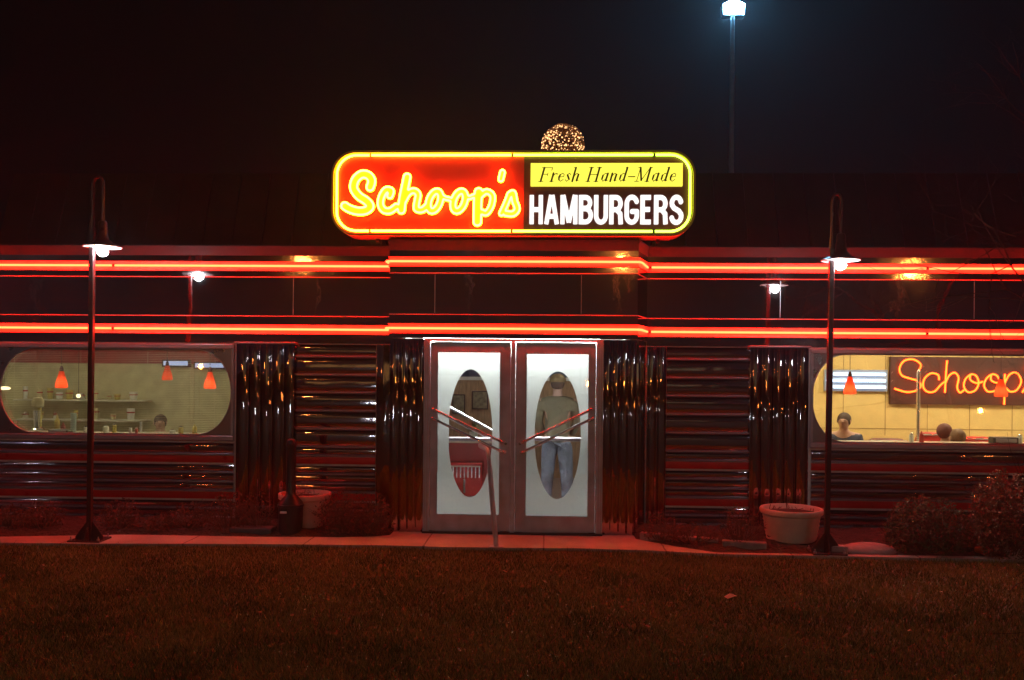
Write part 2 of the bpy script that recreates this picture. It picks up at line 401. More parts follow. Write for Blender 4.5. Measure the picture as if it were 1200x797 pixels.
# --- roof slab and rear roof screen
rf = MB().plan([(WX0, .02), (XLb, .02), (XL, bay+.02), (XR, bay+.02), (XRb, .02), (WX1, .02), (WX1, DEPTH), (WX0, DEPTH)], 3.2, 3.26)
rf.build('roof', M['roof'], diner, smooth=False)
rs = MB(); ztop = Z(203, 3.6)
for i in range(38):
    x0 = WX0+.3+i*(WX1-WX0-.6)/38; x1 = WX0+.3+(i+1)*(WX1-WX0-.6)/38-.012
    rs.add([(x0,3.0,3.262),(x1,3.0,3.262),(x1,3.6,ztop),(x0,3.6,ztop),(x0,3.9,3.262),(x1,3.9,3.262),(x1,3.9,ztop),(x0,3.9,ztop)], [(0,1,2,3),(4,7,6,5),(3,2,6,7),(0,4,5,1),(0,3,7,4),(1,5,6,2)])
    rs.box(x1-.006, x1+.018, 2.985, 3.0, 3.262, 3.3)
rs.build('roof_screen', M['black'], diner, smooth=False)
# --- ceiling inside
MB().box(WX0+.14, WX1-.14, .14, DEPTH-.14, 2.72, 2.76).build('ceiling', M['wallin'], diner, smooth=False)
MB().box(WX0+.14, WX1-.14, .14, DEPTH-.14, -.05, .0).build('floor', mat('floor_tile', (.25, .22, .2), .4), diner, smooth=False)

PATH = [(WX0, 0), (XLb, 0), (XL, bay), (XR, bay), (XRb, 0), (WX1, 0)]
# separate runs so each panel reads
RUNS = {'left': [(WX0, 0), (XLb-.0, 0)], 'bay': [(XL+.001, -.01), (XL, bay), (XR, bay), (XRb, -.002)], 'right': [(XRb+.004, 0), (WX1, 0)]}
def prof_box(o0, o1, z0, z1): return [(o0, z0), (o1, z0), (o1, z1), (o0, z1)]
for key, path in RUNS.items():
    # top cornice: stepped steel with rounded lip
    cor = [(-.01, 3.155), (.014, 3.155), (.016, 3.225), (.024, 3.24), (.026, 3.27), (.016, 3.285), (-.01, 3.285)]
    MB().sweep(cor, path).build('cornice', M['dark_trim'], diner)
    # fascia faces
    MB().sweep(prof_box(-.01, .012, 3.085, 3.153), path).build('fascia_panel', M['band'], diner, smooth=False)
    MB().sweep(prof_box(-.01, .012, 2.90, 2.97), path).build('fascia_panel', M['band'], diner, smooth=False)
    MB().sweep(prof_box(-.01, .006, 2.445, 2.898), path).build('fascia_panel', M['steel'], diner, smooth=False)
    MB().sweep(prof_box(-.01, .012, 2.338, 2.433), path).build('fascia_panel', M['band'], diner, smooth=False)
    MB().sweep(prof_box(-.01, .014, 2.118 if key != 'bay' else 2.172, 2.222), path).build('fascia_panel', M['band'], diner, smooth=False)
    for zb in (2.899, 2.439):
        bd = [(.006+.009*math.sin(a), zb+.006*math.cos(a)) for a in [PI*i/8 for i in range(9)]][::-1]
        MB().sweep(bd, path).build('bead', M['trim'], diner)
    for zc in (ZT, ZB):
        h = .056
        tr = [(-.008, zc-h), (.024, zc-h), (.026, zc-h+.004), (.020, zc-h+.008), (.014, zc-h*.5), (.013, zc), (.014, zc+h*.5), (.020, zc+h-.008), (.026, zc+h-.004), (.024, zc+h), (-.008, zc+h)]
        t = MB().sweep(tr, path).build('neon_trough', M['trough'], diner)
        o = .048
        if key == 'bay':
            pts = [(XL-o, bay+.10, zc), (XL-o, bay-.01, zc), (XL-.5*o, bay-.9*o, zc), (XL+.03, bay-o, zc)]
            pts += [(XR-.03, bay-o, zc), (XR+.4*o, bay-.9*o, zc), (XR+.9*o+.01, bay+.01, zc), (XRb+.005, -.05, zc)]
            segs = [pts]
        else:
            a, b = path[0][0], path[1][0]
            if key == 'left': cuts = [a, -7.9, -5.15, b-.01]
            else: cuts = [a+.03, 4.35, 7.4, b]
            segs = [[(cuts[i]+.012, -o, zc), (cuts[i+1]-.012, -o, zc)] for i in range(len(cuts)-1)]
        for sg in segs:
            MB().tube(sg, .0125, 12).build('neon_tube', M['neon'], t)
            if key != 'bay':
                e = MB()
                for p, q in ((sg[0], -.01), (sg[-1], .01)): e.tube([(p[0]-.012+q, p[1], p[2]), (p[0]+.012+q, p[1], p[2])], .0165, 10)
                e.build('tube_end', M['neonend'], t)
# vertical seams of the fascia sheets
sm = MB()
for xx in (-5.4, -3.0, 2.7, 4.9):
    sm.box(xx-.004, xx+.004, -.0085, -.002, 2.455, 2.885)
for xx in (XL+.5, XR-.62): sm.box(xx-.003, xx+.003, bay-.0085, bay-.002, 2.455, 2.885)
sm.build('seam', M['trim'], diner, smooth=False)

# --- ribbed steel panels
def rib_profile(z1, z0, bulge=.014, k=12):
    pr = []
    for i in range(k+1):
        t = i/k; z = z0+(z1-z0)*t; pr.append((.006+bulge*(1-abs(2*t-1)**4), z))
    return [(-.004, z0)]+pr+[(-.004, z1)]
def ribs(x0, x1, edges, y=0., m='rib'):
    b = MB(); bd = MB()
    for a, c in zip(edges[:-1], edges[1:]):
        b.sweep(rib_profile(a-.010, c+.010), [(x0, y), (x1, y)])
        bd.sweep([(.0, c-.008), (.016, c-.008), (.026, c-.003), (.026, c+.003), (.016, c+.008), (.0, c+.008)], [(x0, y), (x1, y)])
    b.build('ribbed_panel', M['rib'], diner, angle=50)
    bd.build('rib_bead', M['trim'], diner)
def redband(x0, x1, z0, z1):
    MB().sweep([(-.004, z0+.004), (.012, z0+.004), (.018, (z0+z1)/2), (.012, z1-.004), (-.004, z1-.004)], [(x0, 0), (x1, 0)]).build('red_strip', M['redstrip'], diner)
def lower(x0, x1, top):
    if top > 1.5: ribs(x0, x1, [top, 1.965, 1.75, 1.54, 1.325, 1.11, .895, .79])
    else: ribs(x0, x1, [top, .79])
    redband(x0, x1, .69, .78)
    ribs(x0, x1, [.68, .575, .465, .36])
    redband(x0, x1, .26, .35)
    ribs(x0, x1, [.25, .15, .045])
PL0, PL1 = X(277, -.06), X(346, -.06); PR0, PR1 = X(879, -.06), X(948, -.06)
lower(LW0, LW1, zs0-.012); lower(PL1, X(441, 0), 2.115); lower(X(781, 0), PR0, 2.115); lower(RW0+.02, RW1, zs0-.012)
lower(WX0, LW0-.15, 2.115); lower(RW1+.2, WX1, 2.115)
# --- fluted pilasters
def flutes(x0, x1, y, n, z0, z1, bulge=.04, back=.0, name='pilaster', cap=True):
    pts = []; w = (x1-x0)/n
    for i in range(n):
        a = x0+i*w
        pts.append((a, y-.006)); pts.append((a+.008, y-.006))
        for k in range(1, 10):
            t = k/10; pts.append((a+.008+(w-.008)*t, y-.006-bulge*.6*(1-abs(2*t-1)**3)))
    pts.append((x1, y-.006))
    poly = pts+[(x1, back), (x0, back)]
    o = MB().plan(poly, z0, z1).build(name, M['flute'], diner, angle=50)
    if cap: MB().box(x0-.012, x1+.012, y-.058, back-.001, z1+.001, z1+.022).build('pilaster_cap', M['redstrip'] if False else M['trim'], diner, bevel=.004)
    return o
flutes(PL0, PL1, -.05, 5, -.02, 2.105); flutes(PR0, PR1, -.05, 5, -.02, 2.105)
flutes(X(441, -.03)+.003, XL-.002, -.02, 1, -.02, 2.105, bulge=.03, name='corner_strip', cap=False)
flutes(X(758, -.02), X(781, -.02)-.003, -.02, 2, -.02, 2.105, bulge=.03, name='corner_strip', cap=False)
# bay columns
DX0, DX1 = X(497, bay), X(707, bay)
flutes(XL, DX0-.002, bay-.0, 4, -.02, 2.165, bulge=.022, back=bay+.12, name='door_column', cap=False)
flutes(DX1+.002, XR, bay-.0, 4, -.02, 2.165, bulge=.022, back=bay+.12, name='door_column', cap=False)
# bay returns
MB().plan([(XL, bay+.12), (XL+.06, bay+.12), (XL+.06, .14), (XL, .14)], -.02, 2.17).build('bay_side', M['steel'], diner, smooth=False)
MB().plan([(XR-.06, bay+.12), (XR+.035, bay+.12), (XRb-.003, -.002), (XRb-.003, .14), (XR-.06, .14)], -.02, 2.17).build('bay_side', M['steel'], diner, smooth=False)
MB().plan([(XL+.03, bay+.03), (XR-.02, bay+.03), (XRb-.02, .0), (XRb-.02, .3), (XL+.03, .3)], 2.19, 3.19).build('bay_core', M['wallin'], diner, smooth=False)

# --- windows
def window(x0, x1, ox0, ox1, rx, blinds, tint):
    w = MB()
    w.box(x0, x1, -.03, .10, zs0, zs1); w.box(x0, x1, -.03, .10, wt, 2.1); w.box(x0, x0+.035, -.028, .10, zs1, wt); w.box(x1-.035, x1, -.028, .10, zs1, wt)
    win = w.build('window', M['trim'], diner, bevel=.006, smooth=False)
    # rolled lip on the sill
    MB().sweep([(.028, zs0+.004), (.046, zs0+.012), (.046, zs1-.012), (.028, zs1-.004)], [(x0, 0), (x1, 0)]).build('sill', M['trim'], win)
    # corner plate with stadium opening
    zc = (zs1+wt)/2; hz = (wt-zs1)/2-.008
    inner = []
    for k in range(49):
        a = -PI/2+PI*k/48; inner.append((ox1-rx+rx*math.cos(a), zc+hz*math.sin(a)))
    for k in range(49):
        a = PI/2+PI*k/48; inner.append((ox0+rx+rx*math.cos(a), zc+hz*math.sin(a)))
    X0, X1, Z0, Z1 = x0+.035, x1-.035, zs1, wt
    cu_ = bpy.data.curves.new('corner_plate', 'CURVE'); cu_.dimensions = '2D'; cu_.fill_mode = 'BOTH'; cu_.extrude = .008
    for lp in ([(X0, Z0), (X1, Z0), (X1, Z1), (X0, Z1)], inner):
        sp = cu_.splines.new('POLY'); sp.points.add(len(lp)-1); sp.use_cyclic_u = True
        for q, p in zip(sp.points, lp): q.co = (p[0], p[1], 0, 1)
    curve_to_part('corner_plate', cu_, lambda c: (c.x, .0-c.z, c.y), M['plate'], win)
    e = MB().tube([(a, -.008, b) for a, b in inner], .007, 6, closed=True).build('gasket', M['trim'], win)
    MB().box(X0, X1, .04, .046, Z0, Z1).build('window_glass', M['winglass'], win, smooth=False)
    if blinds:
        b = MB(); n = int((Z1-Z0)/.021)
        for i in range(n):
            z = Z0+.012+i*.021
            b.add([(X0+.01, .085, z), (X1-.01, .085, z), (X1-.01, .097, z+blinds), (X0+.01, .097, z+blinds)], [(0,1,2,3)])
        b.box(X0+.01, X1-.01, .082, .108, Z1-.025, Z1-.003)
        bl = b.build('window_blind', M['slat'], win, smooth=False)
        c = MB()
        for t in (.08, .36, .64, .92): c.tube([(X0+(X1-X0)*t, .083, Z0), (X0+(X1-X0)*t, .083, Z1)], .0015, 4)
        c.build('cord', M['slat'], bl)
    return win
M['plate'] = steel('window_corner_plate', col=(.3, .28, .3), rough=.3, wave=.002)
M['slat'] = mat('blind_slat', (.55, .5, .36), .6)
window(LW0, LW1, X(1, 0), X(271.5, 0), .42, .0015, None)
window(RW0, RW1, X(951.5, 0), X(1262, 0), .38, 0, None)

M['satin'] = mat('satin_chrome', (.8, .86, .9), .2, .82, var=.04)
# --- door set
df = MB(); dzt = 2.168
yF, yB = bay-.012, bay+.11
lx0, lx1 = X(504.5, bay), X(598.5, bay); rx0, rx1 = X(604.5, bay), X(698.5, bay)
lt = Z(397.5, bay)-.0
df.box(DX0, lx0-.004, yF, yB, -.0, dzt); df.box(rx1+.004, DX1, yF, yB, -.0, dzt)
df.box(lx0-.004, rx1+.004, yF, yB, dzt-.03, dzt); df.box(lx1+.003, rx0-.003, yF-.006, yB, 0, dzt-.03)
frm = df.build('door_frame', M['frame'], diner, smooth=False, bevel=.004)
gr = MB()
for xx in (DX0+.018, DX0+.045, DX1-.018, DX1-.045): gr.box(xx-.004, xx+.004, yF-.006, yF-.0005, .01, dzt-.01)
gr.build('frame_groove', M['trim'], frm, smooth=False)
MB().box(DX0, DX1, bay-.08, yB, .0, .012).build('threshold', mat('threshold_dark', (.04, .035, .035), .5, .6), diner, bevel=.003)
def ellipse_film(name, x0, x1, z0, z1, cx, cz, ra, rb, clipx, y, m, parent):
    lp = [(max(cx+ra*math.cos(a), clipx), cz+rb*math.sin(a)) for a in [2*PI*k/96 for k in range(96)]]
    cu_ = bpy.data.curves.new(name, 'CURVE'); cu_.dimensions = '2D'; cu_.fill_mode = 'BOTH'; cu_.extrude = .0005
    for l in ([(x0, z0), (x1, z0), (x1, z1), (x0, z1)], lp):
        sp = cu_.splines.new('POLY'); sp.points.add(len(l)-1); sp.use_cyclic_u = True
        for q, p in zip(sp.points, l): q.co = (p[0], p[1], 0, 1)
    return curve_to_part(name, cu_, lambda c: (c.x, y-c.z, c.y), m, parent)
def door(x0, x1, gx0, gx1, gy0, gy1, ocx, ocy, ow, oh, clip, hpts, lab, inner_bars):
    Yd = bay+.03; zt = dzt-.036; zb = .016
    GX0, GX1 = X(gx0, Yd), X(gx1, Yd); GZ1, GZ0 = P((gx0+gx1)/2, gy0, Yd).z, P((gx0+gx1)/2, gy1, Yd).z
    b = MB(); y0, y1 = Yd-.022, Yd+.022
    b.box(x0, GX0, y0, y1, zb, zt); b.box(GX1, x1, y0, y1, zb, zt); b.box(GX0, GX1, y0, y1, GZ1, zt); b.box(GX0, GX1, y0, y1, zb, GZ0)
    d = b.build('door', M['frame'], diner, smooth=False, bevel=.004); d['label'] = lab
    s = MB(); w = .012
    s.box(GX0, GX1, y0-.006, y0+.001, GZ0, GZ0+w); s.box(GX0, GX1, y0-.006, y0+.001, GZ1-w, GZ1); s.box(GX0, GX0+w, y0-.006, y0+.001, GZ0+w, GZ1-w); s.box(GX1-w, GX1, y0-.006, y0+.001, GZ0+w, GZ1-w)
    s.build('glazing_bead', M['frame'], d, smooth=False)
    MB().box(GX0, GX1, Yd-.003, Yd+.003, GZ0, GZ1).build('door_glass', M['glass'], d, smooth=False)
    oc = P(ocx, ocy, Yd); s_ = (Yd-CAM.y)/F
    ellipse_film('frosted_film', GX0+.001, GX1-.001, GZ0+.001, GZ1-.001, oc.x, oc.z, ow*s_, oh*s_, P(clip, 500, Yd).x if clip else -1e9, Yd+.006, M['film'], d)
    # inside push bar
    zb_ = P((gx0+gx1)/2, 515, Yd).z
    p = MB(); p.tube([(GX0-.03, Yd+.05, zb_), (GX1+.03, Yd+.05, zb_)], .024, 12)
    p.box(GX0-.045, GX0-.01, Yd+.02, Yd+.10, zb_-.035, zb_+.035); p.box(GX1+.01, GX1+.045, Yd+.02, Yd+.10, zb_-.035, zb_+.035)
    p.build('push_bar', M['trim'], d)
    for (a, c) in hpts:
        A = P(*a, bay-.07); B = P(*c, bay-.07); q = MB(); dr = (B-A).normalized()
        fa = Vector((A.x, y0, A.z)); fb = Vector((B.x, y0, B.z))
        path = [fa, A-dr*.0+Vector((0, .02, 0)), A+dr*.02, B-dr*.02, B+Vector((0, .02, 0)), fb]
        pp = [fa, A+Vector((0, .018, 0)), A+dr*.006+Vector((0, .005, 0)), A+dr*.02]+[B-dr*.02, B-dr*.006+Vector((0, .005, 0)), B+Vector((0, .018, 0)), fb]
        q.tube(pp, .0145, 12)
        for f_ in (fa, fb): q.tube([f_+Vector((0, -.006, 0)), f_+Vector((0, .001, 0))], .02, 12)
        q.build('pull_handle', M['satin'], d)
    for (a, c) in inner_bars:
        A = P(*a, Yd+.09); B = P(*c, Yd+.09); q = MB(); A2 = Vector((A.x, Yd+.02, A.z)); B2 = Vector((B.x, Yd+.02, B.z))
        q.tube([A, B], .013, 12); q.tube([A2, A], .009, 8); q.tube([B2, B], .009, 8); q.build('inner_bar', M['satin'], d)
    k = MB(); ex = x1-.05 if gx0 < 600 else x0+.05
    k.tube([(ex, y0-.008, 1.0), (ex, y0+.0, 1.0)], .016, 12); k.build('lock', M['chrome'], d)
    return d
door(lx0, lx1, 512.5, 587.3, 412, 603.5, 551, 507.8, 26, 75.2, 526, [((506, 479), (590, 519)), ((506, 490), (591, 530.5))], 'left glazed aluminium door with tan and red seen through its oval', [((521, 474), (578, 505)), ((516, 484), (578, 516))])
door(rx0, rx1, 616.2, 690.8, 414, 605.5, 653.5, 510.2, 27, 74.7, None, [((611, 519), (694, 479.5)), ((611, 530.5), (695, 490))], 'right glazed aluminium door with a person seen through its oval', [((640, 506), (688, 482)), ((630, 522), (684, 494))])

# --- vestibule behind the doors and lobby
VY1 = 1.7
vw = MB(); vx0, vx1 = XL+.16, XR-.12
vw.box(vx0-.05, vx0, bay+.125, VY1, 0, 2.3); vw.box(vx1, vx1+.05, bay+.125, VY1, 0, 2.3); vw.box(vx0, vx1, .305, VY1, 2.25, 2.3)
vw.build('vestibule_wall', mat('white_vestibule', (.75, .78, .76), .6), diner, smooth=False)
vl = MB(); vl.box(-1.0+X(600, 0), 1.0+X(600, 0), bay+.16, bay+.36, 2.12, 2.18); vl.build('ceiling_light', emit('cool_fluorescent', (1.0, .99, .96), 120), diner, smooth=False)
MB().box(vx0, vx1, bay+.125, VY1, .001, .012).build('door_mat', mat('mat_dark', (.2, .19, .18), .9), diner, smooth=False)

MB().box(-1.0+X(600, 0), 1.0+X(600, 0), bay+.365, bay+.38, 1.96, 2.185).build('added_light_baffle', bpy.data.materials['white_vestibule'], diner, smooth=False)  # unseen board added to keep the strip light off the standing person
# ------------------------------------------------------------------ interior rooms
part = MB(); part.box(X(420, 2), X(420, 2)+.1, .14, DEPTH-.14, 0, 2.72); part.box(2.0, 2.1, .14, DEPTH-.14, 0, 2.72)
part.build('partition', M['wallin'], diner, smooth=False)
khaki = mat('khaki_wall', (.52, .48, .28), .7); yel = mat('yellow_wall', (.78, .56, .2), .6, var=.06)
lb = MB(); lb.box(WX0+.141, X(420, 2)-.001, 3.0, 3.1, 0, 1.88); lb.box(X(420, 2)-.02, X(420, 2)-.001, .145, 3.0, 0, 2.7); lb.box(WX0+.141, WX0+.16, .145, 3.0, 0, 2.7)
lb.build('back_wall', khaki, diner, smooth=False)
MB().box(WX0+.141, X(420, 2)-.021, 2.97, 3.1, 1.881, 2.719).build('red_soffit', mat('dark_red_soffit', (.3, .02, .02), .5), diner, smooth=False)
rb_ = MB(); rb_.box(2.101, WX1-.141, 3.0, 3.1, 0, 2.719); rb_.box(2.101, 2.12, .145, 3.0, 0, 2.7)
rb_.build('back_wall', yel, diner, smooth=False)
sj = MB()
for xx in [2.6+i*.62 for i in range(11)]: sj.box(xx-.004, xx+.004, 2.994, 2.9995, .9, 2.7)
sj.box(2.13, WX1-.15, 2.994, 2.9995, .995, 1.005)
sj.build('wall_joint', mat('joint_brown', (.35, .22, .07), .7), diner, smooth=False)
def ceil_light(x0, x1, y0, y1, rgb, s, z=2.70):
    o = MB().box(x0, x1, y0, y1, z-.0, z+.018).build('ceiling_light', emit('fluorescent_panel', rgb, s), diner, smooth=False); return o
for xx in (3.2, 5.2, 7.2): ceil_light(xx, xx+1.1, 1.2, 1.8, (1, .90, .62), 27)
for xx in (-7.4, -5.0): ceil_light(xx, xx+.9, .5, .8, (1, .95, .7), 26)
ceil_light(-1.2, -.2, 3.2, 3.7, (1, .9, .75), 5)
ceil_light(.5, 1.5, 3.2, 3.7, (1, .9, .75), 5)
# lobby far wall seen through the door ovals
LY = 4.6
MB().box(X(420, 2)+.101, 1.999, LY, LY+.1, 0, 2.719).build('lobby_wall', mat('tan_panelling', (.4, .26, .15), .6, stretch=(8, 8, 1), var=.3), diner, smooth=False)
zb0 = Z(446, LY-.02); MB().box(X(420, 2)+.101, 1.999, LY-.03, LY-.001, zb0+.06, 2.35).build('blue_band', mat('blue_band', (.04, .07, .13), .5), diner, smooth=False)
MB().box(X(420, 2)+.101, 1.999, LY-.035, LY-.001, zb0, zb0+.058).build('white_band', mat('white_band', (.8, .8, .75), .5), diner, smooth=False)

# ------------------------------------------------------------------ things inside
def pendant(px, py, Y, s, lab, dim=1.):
    p = P(px, py, Y); t = thing('pendant_lamp', lab, 'pendant lamp', (p.x, p.y, p.z), 'red pendant lamps over the booths')
    k = s*(Y+10)/F
    MB().lathe([(.012, k*1.75), (k*.35, k*1.6), (k*.42, k*1.3), (k*.52, k*.9), (k*.72, k*.3), (k*.88, -k*.3), (k*.95, -k*.8), (k*.9, -k*1.0), (k*.6, -k*1.05)], p, 24).build('lamp_shade', translucent('red_glass_shade', (.95, .13, .045), .8), t)
    MB().lathe([(k*.3, k*1.62), (k*.3, k*2.0), (k*.2, k*2.3), (.006, k*2.5)], p, 12).build('lamp_cap', M['postpaint'], t)
    MB().tube([p+Vector((0,0,k*2.7)), (p.x, p.y, 2.70)], .004, 6).build('cord', M['postpaint'], t)
    MB().ball(p+Vector((0,0,-k*.35)), k*.42).build('bulb', emit('pendant_bulb', (11*dim, 8.5*dim, 5*dim)), t)
pendant(72, 447, 1.0, 7.5, 'red glass pendant lamp over the yellow squeeze bottle behind the blinds', .9)
pendant(246, 448, 1.0, 7.5, 'red pendant lamp behind the blinds next to the fluted pilaster', .9)
pendant(196, 439, 2.3, 6.5, 'dim red pendant lamp hanging deep in the room behind the blinds', .35)
pendant(996, 454, 1.0, 7.5, 'red pendant lamp in front of the blue white tube light', 1.2)
pendant(1173, 457, 1.0, 7.5, 'red pendant lamp overlapping the letter p of the indoor neon sign', 1.1)

# three-tube wall light
tl = thing('tube_light', 'three blue white horizontal tubes on a grey wall panel beside the indoor neon sign', 'wall light', P(1000, 446, 2.95))
a0 = P(966, 433, 2.95); a1 = P(1040, 459, 2.95)
MB().box(a0.x, a1.x, 2.94, 2.98, a1.z, a0.z).build('back_panel', mat('grey_blue_panel', (.3, .34, .42), .4), tl, bevel=.004)
for i, yy in enumerate((438.3, 445.8, 453.3)):
    q0 = P(977 if i != 1 else 969, yy, 2.9); q1 = P(1038, yy, 2.9)
    MB().tube([(q0.x, 2.91, q0.z), (q1.x, 2.91, q0.z)], .024, 12).build('tube', emit('blue_white_tube', (.62, .8, 1.0), 3.2), tl)
# indoor neon sign
NY = 2.9
ns_ = thing('neon_sign', 'orange script neon sign on a dark brown board inside the diner window', 'neon sign', P(1130, 446, NY))
b0 = P(1043, 418, NY+.05); b1 = P(1262, 475, NY+.05)
MB().box(b0.x, b1.x, NY+.03, NY+.09, b1.z-.01, b0.z).build('sign_board', mat('brown_board', (.075, .02, .01), .5), ns_, bevel=.004)
zm = lambda x, y: (1030+x/6.13, 400+y/6.13)
scr = [[(288,208),(300,165),(245,130),(180,142),(148,195),(165,245),(225,268),(280,285),(302,318),(272,352),(200,365),(112,340)],
 [(432,278),(425,242),(375,230),(328,268),(318,325),(348,362),(400,360),(445,312),(482,285)],
 [(490,138),(484,200),(478,290),(474,370)], [(478,300),(505,246),(545,226),(572,262),(562,330),(582,368),(612,350)],
 [(655,240),(622,272),(610,322),(640,365),(692,352),(716,300),(700,250),(662,238),(656,275),(700,300),(748,290)],
 [(802,240),(768,275),(756,322),(786,362),(842,350),(868,300),(850,250),(812,238),(806,278),(850,298),(892,270)],
 [(905,235),(902,350),(900,455)], [(903,300),(940,238),(990,228),(1022,285),(992,348),(945,362),(912,335)],
 [(1062,175),(1056,215)], [(1030,368),(1068,300),(1088,250),(1104,310),(1118,350),(1092,376),(1058,366)]]
for s_ in scr:
    pp = [P(*zm(*q), NY) for q in s_]; MB().tube(smoothpath(pp, 6), .0115, 8).build('neon_letter', emit('orange_neon', (14, 1.15, .12)) if 'onm' not in M else M['onm'], ns_); M['onm'] = bpy.data.materials['orange_neon']
wr = MB()
for q in ((88,290),(88,230),(330,225),(310,190)): a = P(*zm(*q), NY+.02); wr.tube([a, a+Vector((.05,.02,.04))], .004, 5)
wr.build('wire', M['chrome'], ns_)
for xx in (1046, 1258):
    a = P(xx, 418, NY+.05); MB().tube([(a.x, a.y, b0.z-.02), (a.x, a.y, 2.70)], .004, 5).build('hanger', M['chrome'], ns_)

# ---- people ------------------------------------------------------------
skin = mat('skin', (.5, .3, .22), .55, var=.06); hairm = mat('hair', (.05, .028, .018), .6, bump=.004, bscale=60)
def skinmesh(name, joints, edges, m, parent, sub=2, root=0):
    me = bpy.data.meshes.new(name); w = parent_world(parent)
    me.from_pydata([j[0] for j in joints], edges, []); o = bpy.data.objects.new('tmp', me); C.objects.link(o)
    sk = o.modifiers.new('s', 'SKIN'); sk.use_smooth_shade = True
    for v, j in zip(me.skin_vertices[0].data, joints):
        r = j[1]; v.radius = r if isinstance(r, tuple) else (r, r)
    me.skin_vertices[0].data[root].use_root = True
    ss = o.modifiers.new('u', 'SUBSURF'); ss.levels = sub; ss.render_levels = sub
    dg = bpy.context.evaluated_depsgraph_get(); dg.update()
    r = bpy.data.meshes.new_from_object(o.evaluated_get(dg)); bpy.data.objects.remove(o)
    for p in r.polygons: p.use_smooth = True
    r.materials.clear(); r.materials.append(m); r.name = name
    ob = bpy.data.objects.new(name, r); C.objects.link(ob); ob.parent = parent; return ob
def hand(w, d, side):
    """joints for palm and five fingers continuing from wrist w in direction d"""
    w = Vector(w); d = Vector(d).normalized(); s = Vector(side).normalized(); js = []; ed = []
    palm = w+d*.05; js.append((w+d*.09, (.034, .014)))
    for i, l in enumerate((.062, .074, .068, .052)):
        b = w+d*.085+s*(-.03+.02*i); c = b+d*l*.55+Vector((0, -.012, 0)); t = b+d*l*.95+Vector((0, -.03, 0))
        js += [(b, .010), (c, .009), (t, .007)]
    th = w+d*.03-s*.034; js += [(th, .011), (th-s*.02+d*.03, .010), (th-s*.025+d*.055, .008)]
    return js
def standing_person(x, y, lab):
    t = thing('person', lab, 'person', (x, y, .012))
    Hh = 1.76
    J = [((0,0,.95), (.12,.09)), ((0,0,1.15), (.14,.10)), ((0,-.01,1.36), (.17,.11)), ((0,-.01,1.47), (.08,.07)), ((0,0,1.53), (.055,.055)), ((0,.01,1.63), (.078,.09)), ((0,.01,1.71), (.07,.085))]
    E = [(0,1),(1,2),(2,3),(3,4),(4,5),(5,6)]
    def limb(start, js):
        k = len(J); prev = start
        for j in js: J.append(j); E.append((prev, len(J)-1)); prev = len(J)-1
        return k
    for s in (-1, 1):
        limb(2, [((s*.19,-.01,1.42), .062), ((s*.235,.03,1.16), .047), ((s*.17,.16,1.0), .035), ((s*.15,.2,.985), (.03,.018))])
        hw = len(J)-1
        base = Vector((s*.14,.22,.98)); dd = Vector((-s*.25,.9,-.1)).normalized()
        for i, l in enumerate((.07,.08,.075,.06)):
            o = base+Vector((0,0,.03-.02*i))
            limb(hw, [(tuple(o+dd*.03), .009), (tuple(o+dd*.06+Vector((-s*.008,0,0))), .008), (tuple(o+dd*(.03+l)+Vector((-s*.022,0,-.004))), .007)])
        limb(hw, [(tuple(base+Vector((-s*.02,-.01,.03))), .010), (tuple(base+Vector((-s*.03,.03,.045))), .008)])
        limb(0, [((s*.10,.01,.86), .095), ((s*.12,-.02,.50), .062), ((s*.13,.03,.28), .055), ((s*.13,.04,.08), .04), ((s*.14,-.04,.035), (.045,.035)), ((s*.15,.17,.03), (.045,.025))])
    skinmesh('body', J, E, skin, t)
    # jacket
    j = [((0,0,.84), (.19,.15)), ((0,0,1.08), (.175,.135)), ((0,-.01,1.28), (.19,.14)), ((0,-.01,1.42), (.17,.12)), ((0,-.005,1.49), (.085,.08))]
    e = [(0,1),(1,2),(2,3),(3,4)]
    for s in (-1, 1):
        k = len(j); j += [((s*.195,-.01,1.40), .088), ((s*.26,.02,1.17), .072), ((s*.2,.13,1.02), .056), ((s*.17,.16,1.0), .048)]; e += [(3,k),(k,k+1),(k+1,k+2),(k+2,k+3)]
    skinmesh('jacket', j, e, mat('olive_jacket', (.085, .07, .035), .8, bump=.02, bscale=14), t)
    j = [((0,0,1.02), (.15,.115))]; e = []
    for s in (-1, 1):
        k = len(j); j += [((s*.10,0,.82), .115), ((s*.12,-.01,.50), .09), ((s*.135,.02,.28), .082), ((s*.135,.02,.10), .078)]; e += [(0,k),(k,k+1),(k+1,k+2),(k+2,k+3)]
    skinmesh('jeans', j, e, mat('faded_jeans', (.05, .058, .075), .85, bump=.03, bscale=16, vscale=9, var=.4), t)
    c = Vector((x, y, .012))
    h = MB(); h.ball(c+Vector((0,-.005,1.65)), .098, 20, 12, (.9, 1.05, .95)); h.build('hair', hairm, t)
    cp = MB(); cp.lathe([(.105,-.0), (.107,.02), (.1,.055), (.075,.09), (.03,.108), (0,.11)], c+Vector((0,.0,1.665)), 24)
    cp.obox(c+Vector((0,.14,1.672)), (1,0,0), (0,1,-.12), (0,.12,1), .07, .05, .004); cp.build('cap', mat('tan_cap', (.2, .14, .06), .8), t)
    fz = MB(); fz.ball(c+Vector((0,.105,1.62)), .016, 8, 6, (.8,1.2,1.4)); fz.build('nose', skin, t)
    ey = MB()
    for s in (-1, 1): ey.ball(c+Vector((s*.032,.098,1.645)), .009, 8, 6)
    ey.build('eyes', mat('eye', (.03,.02,.02), .2), t)
    for s in (-1, 1): MB().ball(c+Vector((s*.088,.01,1.625)), .022, 8, 6, (.35,.8,1.3)).build('ear', skin, t)
    sh_ = MB()
    for s in (-1, 1): sh_.ball(c+Vector((s*.145,.06,.045)), .05, 12, 8, (.95,2.6,.9))
